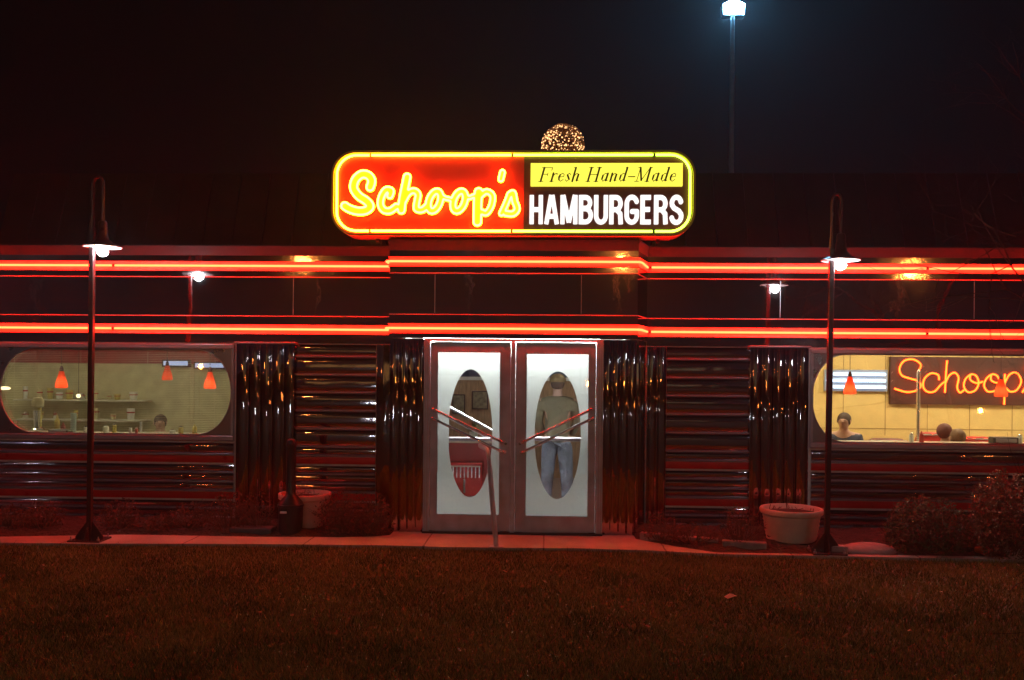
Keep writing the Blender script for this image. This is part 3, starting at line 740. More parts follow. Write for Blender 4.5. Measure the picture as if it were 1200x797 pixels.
    sh_.build('shoes', mat('dark_shoe', (.03,.025,.02), .5), t)
    return t
pp = P(653, 510, .95)
sp_ = standing_person(pp.x, .95, 'person in tan cap, olive jacket and faded jeans behind the oval door glass')
def seated_person(px, py, Y, lab, shirt, facing, hr=(.05,.028,.018), zs=.46, hs=1.):
    """head centre at pixel (px,py); facing: angle of view direction"""
    hp = P(px, py, Y); off = hp.z-1.14
    t = thing('person', lab, 'person', (hp.x, hp.y, off)); t.rotation_euler = (0,0,facing)
    J = [((0,0,.50), (.15,.11)), ((0,0,.70), (.13,.10)), ((0,0,.90), (.16,.10)), ((0,0,.99), (.075,.065)), ((0,0,1.03), (.052,.052)), ((0,.015,1.10), (.08,.09)), ((0,.01,1.18), (.07,.082))]
    E = [(0,1),(1,2),(2,3),(3,4),(4,5),(5,6)]
    def limb(start, js):
        prev = start
        for j in js: J.append(j); E.append((prev, len(J)-1)); prev = len(J)-1
    for s in (-1, 1):
        limb(2, [((s*.18,0,.93), .055), ((s*.23,.06,.70), .043), ((s*.14,.28,.74), .032), ((s*.11,.33,.75), (.032,.016))]); hw = len(J)-1
        for i in range(4): limb(hw, [((s*(.13-.018*i),.37,.75), .008), ((s*(.125-.018*i),.40+.006*i,.745), .007)])
        limb(hw, [((s*.07,.34,.755), .009), ((s*.055,.37,.755), .008)])
        limb(0, [((s*.10,.12,.50), .085), ((s*.13,.42,.50), .06), ((s*.13,.44,.25), .05), ((s*.13,.44,.06), .035), ((s*.14,.56,.03), (.04,.025))])
    skinmesh('body', J, E, skin, t)
    j = [((0,0,.46), (.17,.13)), ((0,0,.68), (.155,.12)), ((0,0,.90), (.17,.115)), ((0,0,.985), (.085,.075))]; e = [(0,1),(1,2),(2,3)]
    for s in (-1, 1): k = len(j); j += [((s*.185,0,.91), .072), ((s*.24,.06,.70), .058), ((s*.17,.24,.73), .045)]; e += [(2,k),(k,k+1),(k+1,k+2)]
    skinmesh('shirt', j, e, shirt, t)
    def loc(b, name, m_):
        o = b.build(name, m_); o.parent = t
    loc(MB().ball((0,-.022,1.14), .1, 18, 12, (.9,1.0,1.0)), 'hair', mat('hair_tone', hr, .7, bump=.006, bscale=60))
    loc(MB().ball((0,.103,1.115), .015, 8, 6, (.8,1.2,1.4)), 'nose', skin)
    for s in (-1, 1): loc(MB().ball((s*.03,.093,1.14), .008, 8, 6), 'eye', M['postpaint']); loc(MB().ball((s*.085,.01,1.12), .02, 8, 6, (.35,.8,1.3)), 'ear', skin)
    loc(MB().ball((0,.094,1.08), .018, 8, 6, (1.2,.5,.35)), 'mouth', mat('lip', (.35,.12,.1), .5))
seated_person(989, 492, 1.5, 'dark haired person in navy top seated below the three tube light', mat('navy_top', (.03, .04, .08), .8), R(150))
seated_person(1108, 505, 1.1, 'taller of two diners leaning together below the neon sign, reddish brown hair', mat('maroon_top', (.12, .03, .03), .8), R(-60), (.16, .045, .03))
seated_person(1121, 511.5, .9, 'shorter fair haired diner leaning against another below the neon sign', mat('olive_top', (.16, .11, .05), .8), R(20), (.22, .12, .06))
seated_person(188, 494, 1.7, 'person seated far back in the room behind the blinds', mat('grey_green_top', (.1, .11, .07), .8), R(200))

# booths
def booth(x0, x1, y, ztop, lab, m):
    t = thing('booth_seat', lab, 'booth seat', ((x0+x1)/2, y, 0), 'booth seats in the diner')
    b = MB(); pr = [(x0, .45), (x0, ztop-.12)]+[(x0+.12-.12*math.cos(a), ztop-.12+.12*math.sin(a)) for a in [PI/2*k/6 for k in range(1, 7)]]
    pr += [(x1-.12+.12*math.sin(a), ztop-.12+.12*math.cos(a)) for a in [PI/2*k/6 for k in range(0, 6)]]+[(x1, ztop-.12), (x1, .45)]
    b.prism(pr, y, y+.12); b.build('backrest', m, t, bevel=.02)
    MB().box(x0, x1, y-.45, y-.003, .12, .46).build('seat', m, t, bevel=.03)
    MB().tube([(x0+.03, y-.004, ztop-.03), (x1-.03, y-.004, ztop-.03)], .012, 8).build('piping', M['chrome'], t)
red_v = mat('red_vinyl', (.55, .03, .02), .35); dark_v = mat('maroon_vinyl', (.16, .03, .03), .4)
booth(X(1076, 2.0), X(1115, 2.0), 2.0, P(1095, 507, 2.0).z, 'bright red booth back behind the two leaning diners', red_v)
booth(X(1126, 2.3), X(1168, 2.3), 2.3, P(1150, 512, 2.3).z, 'red booth back between the two leaning diners and the wide napkin dispenser', red_v)
booth(X(1018, 1.9), X(1066, 1.9), 1.9, P(1040, 514, 1.9).z, 'maroon booth back beside the reflection pole', dark_v)
booth(X(965, 2.2), X(1006, 2.2), 2.2, P(990, 507, 2.2).z, 'maroon booth back behind the person in the navy top', dark_v)

# counters under both windows, with their clutter
for (a, b, lab) in ((LW0+.05, LW1-.05, 'long pale laminate counter under the window with blinds'), (RW0+.05, RW1-.05, 'long pale laminate counter under the window with the neon sign')):
    t = thing('window_counter', lab, 'counter', ((a+b)/2, .4, 0))
    MB().box(a, b, .17, .62, .965, 1.0).build('counter_top', mat('pale_laminate', (.55, .5, .38), .3), t, bevel=.006)
    for xx in (a+.3, (a+b)/2, b-.3): MB().tube([(xx, .4, .0), (xx, .4, .964)], .03, 12).build('leg', M['chrome'], t)
def onc(px, Y=.4): p = P(px, 505, Y); return Vector((p.x, Y, 1.001))
def h_at(py, Y, px=600): return P(px, py, Y).z-1.001
def bottle(px, Y, r, h, m, lab, grp):
    c = onc(px, Y); t = thing('condiment_bottle', lab, 'bottle', c, grp)
    MB().lathe([(r*.9,0),(r,.006),(r,h*.62),(r*.8,h*.72),(r*.4,h*.8)], c, 16).build('bottle_body', m, t)
    MB().lathe([(r*.42,h*.8),(r*.4,h*.88),(r*.12,h),(0,h)], c, 12).build('nozzle', m, t)
must = mat('mustard_plastic', (.6, .5, .12), .4); ket = mat('ketchup_plastic', (.45, .03, .02), .4); whit = mat('white_plastic', (.75, .76, .7), .5)
bottle(67, .4, .032, h_at(486, .4, 67), must, 'yellow squeeze bottle near the tall cup stack behind the blinds', 'squeeze bottles')
bottle(74, .42, .028, h_at(495, .42, 74), ket, 'red squeeze bottle touching the tall cup stack behind the blinds', 'squeeze bottles')
bottle(228, .4, .03, h_at(497, .4, 228), must, 'yellow squeeze bottle beside a low napkin dispenser near the pilaster', 'squeeze bottles')
bottle(1080, .4, .026, h_at(505, .4, 1080), ket, 'red squeeze bottle beside the reflection pole below the neon sign', 'squeeze bottles')
def napkin(px, Y, w, h, lab):
    c = onc(px, Y); t = thing('napkin_dispenser', lab, 'napkin dispenser', c, 'napkin dispensers on the window counters')
    MB().box(c.x-w/2, c.x+w/2, c.y-.06, c.y+.06, c.z, c.z+h).build('case', mat('dark_case', (.06, .055, .05), .4, .3), t, bevel=.012)
    MB().box(c.x-w*.4, c.x+w*.4, c.y-.068, c.y-.0605, c.z+h*.2, c.z+h*.8).build('face_plate', M['trim'], t, bevel=.002)
napkin(71, .3, .25, h_at(503, .3, 71), 'low dark napkin dispenser in front of the yellow bottle and cup stack')
napkin(256, .3, .17, h_at(504, .3, 256), 'low dark napkin dispenser in the blinds window corner by the pilaster')
napkin(1176, .35, .30, h_at(512, .35, 1176), 'wide dark napkin dispenser below the letter p of the indoor neon sign')
c = onc(86); cs = thing('cup_stack', 'tall stack of pale paper cups behind the blinds', 'cups', c)
hh = h_at(484, .4, 86); b = MB(); n = 9
for i in range(n): z0 = hh*i/n; b.lathe([(.028, z0), (.036, z0+hh/n-.004), (.039, z0+hh/n-.003), (.039, z0+hh/n)], c, 18)
b.build('cups', mat('paper_cup', (.6, .75, .7), .6), cs)
c = onc(44, .45); ms = thing('drink_mixer', 'chrome drink mixer with cream body behind the blinds near the yellow and red bottles', 'drink mixer', c); hh = h_at(466, .45, 44)
MB().lathe([(.085,0),(.09,.02),(.06,.05),(.03,.06)], c, 20).build('base', M['chrome'], ms)
MB().box(c.x-.02, c.x+.02, c.y+.03, c.y+.06, c.z+.05, c.z+hh*.95).build('column', must, ms, bevel=.008)
MB().lathe([(.05,hh*.7),(.07,hh*.74),(.075,hh*.9),(.05,hh),(0,hh*1.02)], c, 20).build('motor_head', mat('cream_enamel', (.6,.55,.3), .3), ms)
MB().lathe([(.035,.06),(.045,hh*.62),(.048,hh*.63)], c+Vector((0,-.02,0)), 20).build('mixing_cup', M['chrome'], ms)
def jar(px, Y, r, h, m, lab):
    c = onc(px, Y); t = thing('glass_jar', lab, 'jar', c, 'jars and shakers on the window counters')
    MB().lathe([(r,0),(r*1.02,h*.1),(r,h*.75),(r*.7,h*.82)], c, 16).build('jar_body', m, t)
    MB().lathe([(r*.75,h*.82),(r*.75,h*.95),(r*.4,h),(0,h)], c, 16).build('jar_lid', M['chrome'], t)
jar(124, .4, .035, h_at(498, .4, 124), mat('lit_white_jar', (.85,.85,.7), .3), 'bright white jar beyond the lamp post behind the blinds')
jar(101, .42, .03, h_at(499, .42, 101), whit, 'small pale jar between cup stack and lamp post behind the blinds')
jar(134, .45, .025, h_at(496, .45, 134), must, 'slim yellowish shaker beside the bright white jar')
jar(153, .4, .018, h_at(500, .4, 153), whit, 'thin salt shaker between bright jar and seated person behind the blinds')
jar(160, .4, .018, h_at(501, .4, 160), ket, 'thin reddish shaker touching the thin salt shaker behind the blinds')
jar(202, .35, .035, h_at(503, .35, 202), whit, 'squat pale jar by the seated person behind the blinds')
jar(212, .4, .03, h_at(499, .4, 212), must, 'yellowish jar between the squat pale jar and the yellow squeeze bottle')
jar(1068, .4, .025, h_at(507, .4, 1068), whit, 'white shaker touching the reflection pole')
jar(1195, .4, .03, h_at(509, .4, 1195), whit, 'white shaker beside the wide napkin dispenser below the neon sign')
sx0, sx1 = X(14, 2.6), X(165, 2.6)
t = thing('back_shelf', 'pale shelf unit against the wall deep behind the blinds', 'shelf', ((sx0+sx1)/2, 2.8, 0))
for k, zz in enumerate((1.02, 1.32)): MB().box(sx0, sx1, 2.62, 2.96, zz-.02, zz).build('shelf', mat('pale_shelf', (.6,.58,.45), .5), t, bevel=.004)
for xx in (sx0+.02, sx1-.02): MB().box(xx-.02, xx+.02, 2.66, 2.70, 0, 1.0).build('leg', M['chrome'], t)
random.seed(21)
k = 0
for zz in (1.02, 1.32):
    xx = sx0+.1
    while xx < sx1-.1:
        hh = random.uniform(.08, .22); rr = random.uniform(.03, .06); k += 1
        c = Vector((xx, 2.78, zz+.001)); cup = thing('cup', 'glass or cup standing on the pale shelf behind the blinds', 'cup', c, 'glasses and cups on the back shelf')
        mm = random.choice((whit, must, M['chrome'], bpy.data.materials['cream_enamel']))
        MB().lathe([(rr*.75,0),(rr*.8,.004),(rr,hh),(rr*.92,hh),(rr*.7,.02),(0,.02)], c, 12).build('bowl', mm, cup)
        MB().lathe([(rr*1.01,hh*.6),(rr*1.03,hh*.62),(rr*1.03,hh*.7),(rr*1.01,hh*.72)], c, 12).build('band', ket, cup)
        xx += random.uniform(.13, .34)
wl = [(5, 455, 2.8, 'small bare bulb strip at the curved end of the blinds window'), (92, 464, 2.5, 'single small round lamp above the tall cup stack')]
for px, py, Y, lab in wl:
    c = P(px, py, Y); t = thing('small_lamp', lab, 'small lamp', c)
    MB().ball(c, .035 if px > 50 else .03, 12, 8, (1 if px > 50 else 3.5, .8, .9)).build('bulb', emit('warm_small_bulb', (3, 2.6, 1.4)), t)
    MB().tube([c+Vector((0,0,.03)), (c.x, c.y, 2.7)], .004, 5).build('cord', M['postpaint'], t)
# beaded reflection in the right window, built as a ringed chrome pole
c = P(1076, 480, .75); refl_pole = thing('reflection_pole', 'beaded reflection built as a ringed chrome pole below the neon sign', 'pole', (c.x, .75, 0))
pr = [(.1,0),(.1,.01),(.018,.03)]
z = .04
while z < P(1076, 436, .75).z: pr += [(.014, z), (.024, z+.006), (.024, z+.018), (.014, z+.022)]; z += .026
pr += [(.012, z), (0, z+.02)]
MB().lathe(pr, (c.x, .75, 0), 14).build('pole_shaft', M['chrome'], refl_pole)
# white-blue menu light boxes deep in the left room
for i, (a, b_, y0, y1, lab) in enumerate(((192, 220, 423, 428.5, 'bluish white light strip over the seated person behind the blinds'), (229, 262, 425.5, 431, 'bluish white light strip above the pendant lamp next to the pilaster'))):
    q0 = P(a, y0, 2.9); q1 = P(b_, y1, 2.9); t = thing('light_strip', lab, 'light strip', (q0.x, 2.9, q0.z))
    MB().box(q0.x-.03, q1.x+.03, 2.9, 2.965, q1.z-.02, q0.z+.02).build('housing', M['postpaint'], t, bevel=.004)
    MB().box(q0.x, q1.x, 2.885, 2.899, q1.z, q0.z).build('diffuser', emit('blue_white_strip', (.5, .62, .95), .9), t)
# lobby counter & jukebox
cx0, cx1, cy = X(470, 2.4), X(600, 2.4), 2.6
t = thing('reception_counter', 'red fronted counter with cream top seen through the door oval beside the handrail', 'counter', ((cx0+cx1)/2, cy, 0))
zc_ = P(551, 517, 2.35).z
MB().box(cx0, cx1, cy, cy+.5, 0, zc_-.05).build('counter_front', mat('red_laminate', (.3, .02, .018), .35), t, bevel=.005)
MB().box(cx0-.02, cx1+.02, cy-.04, cy+.54, zc_-.048, zc_).build('counter_top', mat('cream_top', (.75, .68, .5), .35), t, bevel=.008)
kx0, kx1 = X(528, 2.3), X(563, 2.3); kz1, kz0 = P(551, 545, 2.3).z, P(551, 600, 2.3).z
t = thing('jukebox', 'small red jukebox with a chrome grille seen low through the door oval beside the handrail', 'jukebox', ((kx0+kx1)/2, 2.3, 0))
MB().box(kx0-.04, kx1+.04, 2.3, 2.55, 0, kz1+.03).build('cabinet', mat('jukebox_red', (.42, .02, .02), .25), t, bevel=.02)
g_ = MB(); zz = P(551, 560, 2.3).z
for i in range(9): xx = kx0+(kx1-kx0)*i/8; g_.box(xx-.012, xx+.006, 2.285, 2.299, zz-.0, kz1-.03)
g_.build('grille', M['chrome'], t, bevel=.002)
MB().box(kx0-.01, kx1+.01, 2.28, 2.299, kz1-.028, kz1-.01).build('title_strip', mat('white_title', (.8,.75,.6), .4), t)
MB().tube([((kx0+kx1)/2, 2.28, zz-.01), ((kx0+kx1)/2, 2.28, .05)], .022, 10).build('centre_post', M['chrome'], t)
t = thing('potted_plant', 'small leafy plant on the red counter inside the door beside the handrail', 'plant', (X(556, 2.8), 2.8, zc_+.001)); pz = Vector((X(556, 2.8), 2.8, zc_+.001))
MB().lathe([(.05,0),(.07,.1),(.075,.1),(.06,.09),(0,.09)], pz, 16).build('pot', whit, t)
b = MB()
for i in range(60):
    a = random.random()*2*PI; e = random.random()*1.3; l = .08+random.random()*.12; d = Vector((math.cos(a)*math.sin(e), math.sin(a)*math.sin(e), math.cos(e)))
    s = d.cross(Vector((0,0,1))).normalized()*.015; q = pz+Vector((0,0,.09))
    b.add([q+d*l*.4, q+d*l*.7+s, q+d*l, q+d*l*.7-s], [(0,1,2,3)])
b.build('leaves', mat('plant_leaf', (.05, .13, .04), .5), t)
# frames on the lobby wall
for (a, b_, y0, y1, lab) in ((530, 545, 462, 485, 'small framed picture nearer the door edge than the potted plant'), (553, 572, 458, 480, 'framed green picture above the potted plant in the lobby')):
    q0 = P(a, y0, LY-.03); q1 = P(b_, y1, LY-.03); t = thing('framed_picture', lab, 'picture', (q0.x, LY-.02, q1.z))
    MB().box(q0.x, q1.x, LY-.03, LY-.001, q1.z, q0.z).build('frame', M['postpaint'], t, bevel=.004)
    MB().box(q0.x+.02, q1.x-.02, LY-.034, LY-.031, q1.z+.02, q0.z-.02).build('print', mat('print', (.22, .2, .13), .5, vscale=20, var=.5), t)

# ================================================================== ROOFTOP SIGN
SY = -.62
sign = thing('rooftop_sign', 'wide rounded roof sign with yellow neon border, script letters and white block letters', 'sign', (X(602, SY), SY, 3.27))
s_m = (SY-CAM.y)/F
def rrect(x0, x1, z0, z1, r, k=10):
    o = []
    for cx, cz, a0 in ((x1-r, z1-r, 0), (x0+r, z1-r, PI/2), (x0+r, z0+r, PI), (x1-r, z0+r, 3*PI/2)):
        for i in range(k+1): a = a0+PI/2*i/k; o.append((cx+r*math.cos(a), cz+r*math.sin(a)))
    return o
A = P(389, 226, SY); B = P(814.5, 226, SY); zt_ = P(602, 177, SY).z; zb_ = P(602, 276.5, SY).z
MB().prism(rrect(A.x, B.x, zb_, zt_, .27), SY+.035, SY+.30).build('cabinet', mat('cabinet_dark_paint', (.05, .03, .02), .4), sign, angle=50)
# raised yellow rim
cu_ = bpy.data.curves.new('rim', 'CURVE'); cu_.dimensions = '2D'; cu_.fill_mode = 'BOTH'; cu_.extrude = .03
for lp in (rrect(A.x-.003, B.x+.003, zb_-.003, zt_+.003, .272), rrect(A.x+.022, B.x-.022, zb_+.022, zt_-.022, .25)):
    sp = cu_.splines.new('POLY'); sp.points.add(len(lp)-1); sp.use_cyclic_u = True
    for q, p in zip(sp.points, lp): q.co = (p[0], p[1], 0, 1)
curve_to_part('rim', cu_, lambda c: (c.x, SY+.005-c.z, c.y), mat('rim_yellow_paint', (.62, .42, .04), .4), sign)
mx_ = X(612, SY)
def half(x0, x1, left):
    lp = rrect(A.x+.023, B.x-.023, zb_+.023, zt_-.023, .249, 12); out = [(min(max(x, x0), x1), z) for x, z in lp]
    res = [out[0]]
    for q in out[1:]:
        if abs(q[0]-res[-1][0])+abs(q[1]-res[-1][1]) > 1e-5: res.append(q)
    return res
MB().prism(half(A.x, mx_, 1), SY+.02, SY+.034).build('red_face', mat('sign_red_face', (.62, .016, .014), .45, var=.05), sign, smooth=False)
MB().prism(half(mx_+.001, B.x, 0), SY+.021, SY+.034).build('brown_face', mat('sign_brown_face', (.10, .016, .01), .45, var=.08), sign, smooth=False)
# border neon
yn = emit('yellow_neon', (22, 12, .5)); yn2 = emit('lemon_neon', (4.6, 8.6, .42))
tx0, tx1, tz1, tz0 = P(395, 226, SY).x, P(808.5, 226, SY).x, P(602, 182, SY).z, P(602, 271, SY).z
rl = rrect(tx0, tx1, tz0, tz1, .215, 12)
gx = [P(434, 226, SY).x, P(600, 226, SY).x, P(766, 226, SY).x]
ty = SY-.012
def arcseg(idx): return [(rl[i][0], ty, rl[i][1]) for i in idx]
g = .012
Lc = [(gx[0]-g, ty, tz1)]+arcseg(range(13, 39))+[(gx[0]-g, ty, tz0)]
Rc = [(gx[2]+g*1.5, ty, tz0)]+arcseg(range(39, 52))+arcseg(range(0, 13))+[(gx[2]+g*1.5, ty, tz1)]
segs = [(Lc, yn)]
for z in (tz0, tz1): segs += [([(gx[0]+g, ty, z), (gx[1]-g, ty, z)], yn), ([(gx[1]+g, ty, z), (gx[2]-g, ty, z)], yn2)]
segs.append((Rc, yn2))
for pth, mm in segs: MB().tube(pth, .0125, 10).build('border_tube', mm, sign)
e = MB()
for gx_ in gx:
    for z in (tz0, tz1): e.tube([(gx_-.03, ty+.004, z), (gx_+.03, ty+.004, z)], .0085, 8); e.tube([(gx_, ty, z), (gx_, ty+.05, z)], .012, 8)
e.build('tube_end', M['neonend'], sign)
# Schoop's letters
sc_ = lambda x, y: (385+x/5.314, 140+y/5.314)
def S2(pts, r, sub=6):
    p3 = [P(*sc_(*q), SY) for q in pts]; q = smoothpath(p3, sub) if len(p3) > 2 else p3
    return ([(v.x, v.z) for v in q], r*1.3/5.314*s_m)
def ell(cx, cy, rx, ry, r, tilt=.25, k=20):
    pts = []
    for i in range(k+1):
        a = 2*PI*i/k; x = rx*math.cos(a); y = ry*math.sin(a); pts.append((cx+x-y*tilt, cy+y))
    p3 = [P(*sc_(*q), SY) for q in pts]; return ([(v.x, v.z) for v in p3], r*1.25/5.314*s_m)
groups = [
 [S2([(262,425),(272,385),(250,352),(210,346),(172,378),(160,430),(190,478),(240,512),(262,545),(235,570),(185,574),(135,560),(105,542)], 23)],
 [S2([(385,478),(392,448),(362,442),(336,478),(326,528),(345,566),(385,572),(425,545)], 19),
  S2([(492,362),(478,430),(464,500),(456,568)], 22), S2([(470,512),(500,462),(535,448),(560,470),(552,520),(550,560),(585,566),(618,540)], 18),
  ell(662, 512, 36, 62, 19), S2([(690,462),(722,490),(760,500)], 14), ell(815, 512, 36, 62, 19), S2([(845,462),(872,490),(905,480)], 14),
  S2([(936,455),(930,520),(928,640)], 24), S2([(945,480),(985,452),(1022,478),(1015,540),(985,585),(955,578)], 17)],
 [S2([(1084,333),(1074,376)], 17)],
 [S2([(1078,588),(1105,530),(1128,472)], 17), S2([(1128,472),(1150,462),(1160,512),(1175,560),(1150,590),(1105,588)], 18)],
]
lf = mat('letter_yellow', (.85, .82, .05), .4, var=.04)
ltube = emit('letter_neon', (42, 14, .72))
for gr_ in groups:
    lp = contours(gr_, .005); lp = [l for l in lp if len(l) > 14]
    o = fill_loops('script_letters', lp, lambda c: (c.x, SY-.004-c.z*.6, c.y), .02, lf, sign)
    inner = contours([(p, max(r-.014, .008)) for p, r in gr_], .005)
    b = MB()
    for l in inner:
        if len(l) < 12: continue
        l = l[::3]; b.tube([(x, SY-.030, z) for x, z in l], .0115, 6, closed=True)
    b.build('outline_tube', ltube, o)
# yellow light box and its wording
q0 = P(622, 192, SY); q1 = P(799.5, 218, SY); zq0 = P(711, 218.3, SY).z; zq1 = P(711, 191.8, SY).z
lbx = MB().box(q0.x, q1.x, SY-.028, SY+.018, zq0, zq1).build('light_box', emit('lemon_lightbox', (1.25, 1.12, .10)), sign, smooth=False)
T, t_ = .062, .022
gl = {
 'F': ([([(.15,0),(.15,1)],T),([(0,1),(.72,1),(.70,.8)],t_),([(.15,.52),(.5,.52)],t_),([(.5,.62),(.5,.42)],t_),([(0,0),(.32,0)],t_)], .76),
 'r': ([([(.12,0),(.12,.6)],T),([(.12,.36),(.3,.6),(.38,.56)],t_),([(.38,.54)],.05),([(0,0),(.26,0)],t_)], .47),
 'e': ([([(.1,.3),(.42,.36),(.4,.52),(.27,.6),(.15,.48)],t_),([(.15,.48),(.1,.3),(.15,.12)],T*.9),([(.15,.1),(.28,0),(.44,.14)],t_)], .52),
 's': ([([(.36,.46),(.24,.6),(.13,.5)],t_),([(.13,.46),(.31,.16)],T),([(.31,.14),(.18,0),(.04,.14)],t_)], .45),
 'h': ([([(.12,0),(.12,1)],T),([(.12,.34),(.3,.6),(.4,.52)],t_),([(.42,.5),(.4,.06)],T),([(.4,.04),(.52,.08)],t_),([(0,1),(.12,1)],t_)], .62),
 'H': ([([(.15,0),(.15,1)],T),([(.7,0),(.7,1)],T),([(.15,.5),(.7,.5)],t_),([(0,0),(.3,0)],t_),([(.55,0),(.85,0)],t_),([(0,1),(.3,1)],t_),([(.55,1),(.85,1)],t_)], .96),
 'a': ([([(.42,.58),(.40,.06)],T),([(.4,.04),(.52,.08)],t_),([(.4,.5),(.26,.6),(.14,.46)],t_),([(.12,.44),(.11,.16)],T*.9),([(.12,.14),(.22,0),(.4,.2)],t_)], .6),
 'n': ([([(.12,0),(.12,.58)],T),([(.12,.34),(.3,.6),(.4,.52)],t_),([(.42,.5),(.4,.06)],T),([(.4,.04),(.52,.08)],t_)], .62),
 'd': ([([(.42,1),(.40,.06)],T),([(.32,1),(.42,1)],t_),([(.4,.04),(.52,.08)],t_),([(.4,.5),(.26,.6),(.14,.46)],t_),([(.12,.44),(.11,.16)],T*.9),([(.12,.14),(.22,0),(.4,.2)],t_)], .6),
 '-': ([([(.06,.34),(.5,.34)],.035)], .56),
 'M': ([([(.14,0),(.16,1)],t_),([(.16,1),(.44,.08)],T),([(.44,.06),(.82,1)],t_),([(.84,1),(.84,0)],T),([(0,0),(.28,0)],t_),([(.7,0),(.98,0)],t_),([(.02,1),(.18,1)],t_),([(.8,1),(.98,1)],t_)], 1.08),
 ' ': ([], .42)}
xx = 0; st = []
for ch in 'Fresh Hand-Made':
    for pts, r in gl[ch][0]: st.append(([(xx+x+y*.26, y) for x, y in pts], r))
    xx += gl[ch][1]
u0, u1 = P(631, 213.5, SY), P(792, 213.5, SY); kx = (u1.x-u0.x)/(xx+.05); kz = P(711, 197.5, SY).z-P(711, 213.5, SY).z; zb2 = P(711, 213.3, SY).z
lp = contours(st, .016)
fill_loops('small_lettering', lp, lambda c: (u0.x+c.x*kx, SY-.031-c.z, zb2+c.y*kz), .004, mat('olive_lettering', (.12, .13, .01), .5), lbx)
# HAMBURGERS
def arcp(cx, cz, rx, rz, a0, a1, k=10): return [(cx+rx*math.cos(R(a0+(a1-a0)*i/k)), cz+rz*math.sin(R(a0+(a1-a0)*i/k))) for i in range(k+1)]
rw = .082
BG = {
 'H': ([[(0,0),(0,1)],[(.34,0),(.34,1)],[(0,.5),(.34,.5)]], .34),
 'A': ([[(0,0),(.18,1)],[(.40,0),(.22,1)],[(.08,.27),(.32,.27)]], .40),
 'M': ([[(0,0),(0,1)],[(.02,1),(.24,.06)],[(.46,1),(.24,.06)],[(.48,0),(.48,1)]], .48),
 'B': ([[(0,0),(0,1)],[(0,.92),(.17,.92)]+arcp(.17,.735,.17,.185,90,-90)+[(0,.55)],[(0,.53),(.18,.53)]+arcp(.18,.305,.19,.225,90,-90)+[(0,.08)]], .36),
 'U': ([[(0,1),(0,.3)]+arcp(.18,.29,.18,.22,180,360)+[(.36,1)]], .36),
 'R': ([[(0,0),(0,1)],[(0,.92),(.17,.92)]+arcp(.17,.71,.17,.21,90,-90)+[(0,.5)],[(.2,.5),(.33,.36),(.35,.0)]], .36),
 'G': ([arcp(.19,.70,.19,.23,20,180)+arcp(.19,.30,.19,.23,180,360)+[(.38,.44),(.2,.44)]], .38),
 'E': ([[(0,0),(0,1)],[(0,.92),(.31,.92)],[(0,.51),(.28,.51)],[(0,.08),(.31,.08)]], .30),
 'S': ([arcp(.18,.715,.17,.215,15,180)+[(.02,.66),(.09,.56),(.27,.46),(.345,.36)]+arcp(.18,.28,.18,.215,5,-165)], .36)}
xx = rw; st = []
for ch in 'HAMBURGERS':
    for pl in BG[ch][0]: st.append(([(xx+x, z) for x, z in pl], rw))
    xx += BG[ch][1]+2*rw+.045
lpb = contours(st, .016, square=True)
t0, t1 = P(620.5, 246, SY), P(801, 246, SY); hz0 = P(711, 262.8, SY).z; hz1 = P(711, 228.6, SY).z
kx2 = (t1.x-t0.x)/(xx-rw-.045); kz2 = (hz1-hz0)
fill_loops('block_letters', lpb, lambda c: (t0.x+c.x*kx2, SY+.004-c.z, hz0+c.y*kz2), .02, emit('white_letters', (1.25, 1.2, 1.15)), sign)
# brackets
br = MB()
for px in (440, 560, 680, 770):
    xx = X(px, SY+.2); br.box(xx-.02, xx+.02, SY+.24, SY+.28, 3.262, zb_+.02)
    br.tube([(xx, SY+.28, zb_+.3), (xx, SY+1.0, 3.262)], .012, 6)
br.build('bracket', M['postpaint'], sign)

# light ball
bc = P(659.5, 172, .25); bc = Vector((bc.x, .25, P(659.5, 171, .25).z)); br_ = 25.5*(10.25)/F
lbll = thing('light_ball', 'twig ball wrapped in tiny golden lights behind the roof sign', 'light ball', (bc.x, bc.y, 3.27))
b = MB(); bl = MB()
for i in range(90):
    ax = Vector((random.gauss(0,1), random.gauss(0,1), random.gauss(0,1))).normalized(); u = ax.orthogonal().normalized(); v = ax.cross(u)
    off = random.uniform(-.35, .35); rr = br_*math.sqrt(1-off*off)*random.uniform(.93, 1.0); a0 = random.random()*2*PI; ln = random.uniform(1.5, 4.5)
    b.tube([bc+ax*off*br_+(u*math.cos(a0+ln*k/12)+v*math.sin(a0+ln*k/12))*rr*(1+.02*math.sin(k*2.1+i)) for k in range(13)], .0032, 4)
for i in range(420):
    d = Vector((random.gauss(0,1), random.gauss(0,1), random.gauss(0,1))).normalized(); bl.ball(bc+d*br_*random.uniform(.9, 1.0), random.uniform(.005, .0095), 6, 4)
b.build('twigs', mat('golden_twig', (.4, .22, .1), .5), lbll); o = bl.build('tiny_lights', emit('golden_light', (3.0, 1.5, .6)), lbll); o['kind'] = 'stuff'
MB().tube([(bc.x, bc.y, 3.262), bc-Vector((0,0,br_*.9))], .012, 8).build('stand', M['postpaint'], lbll)

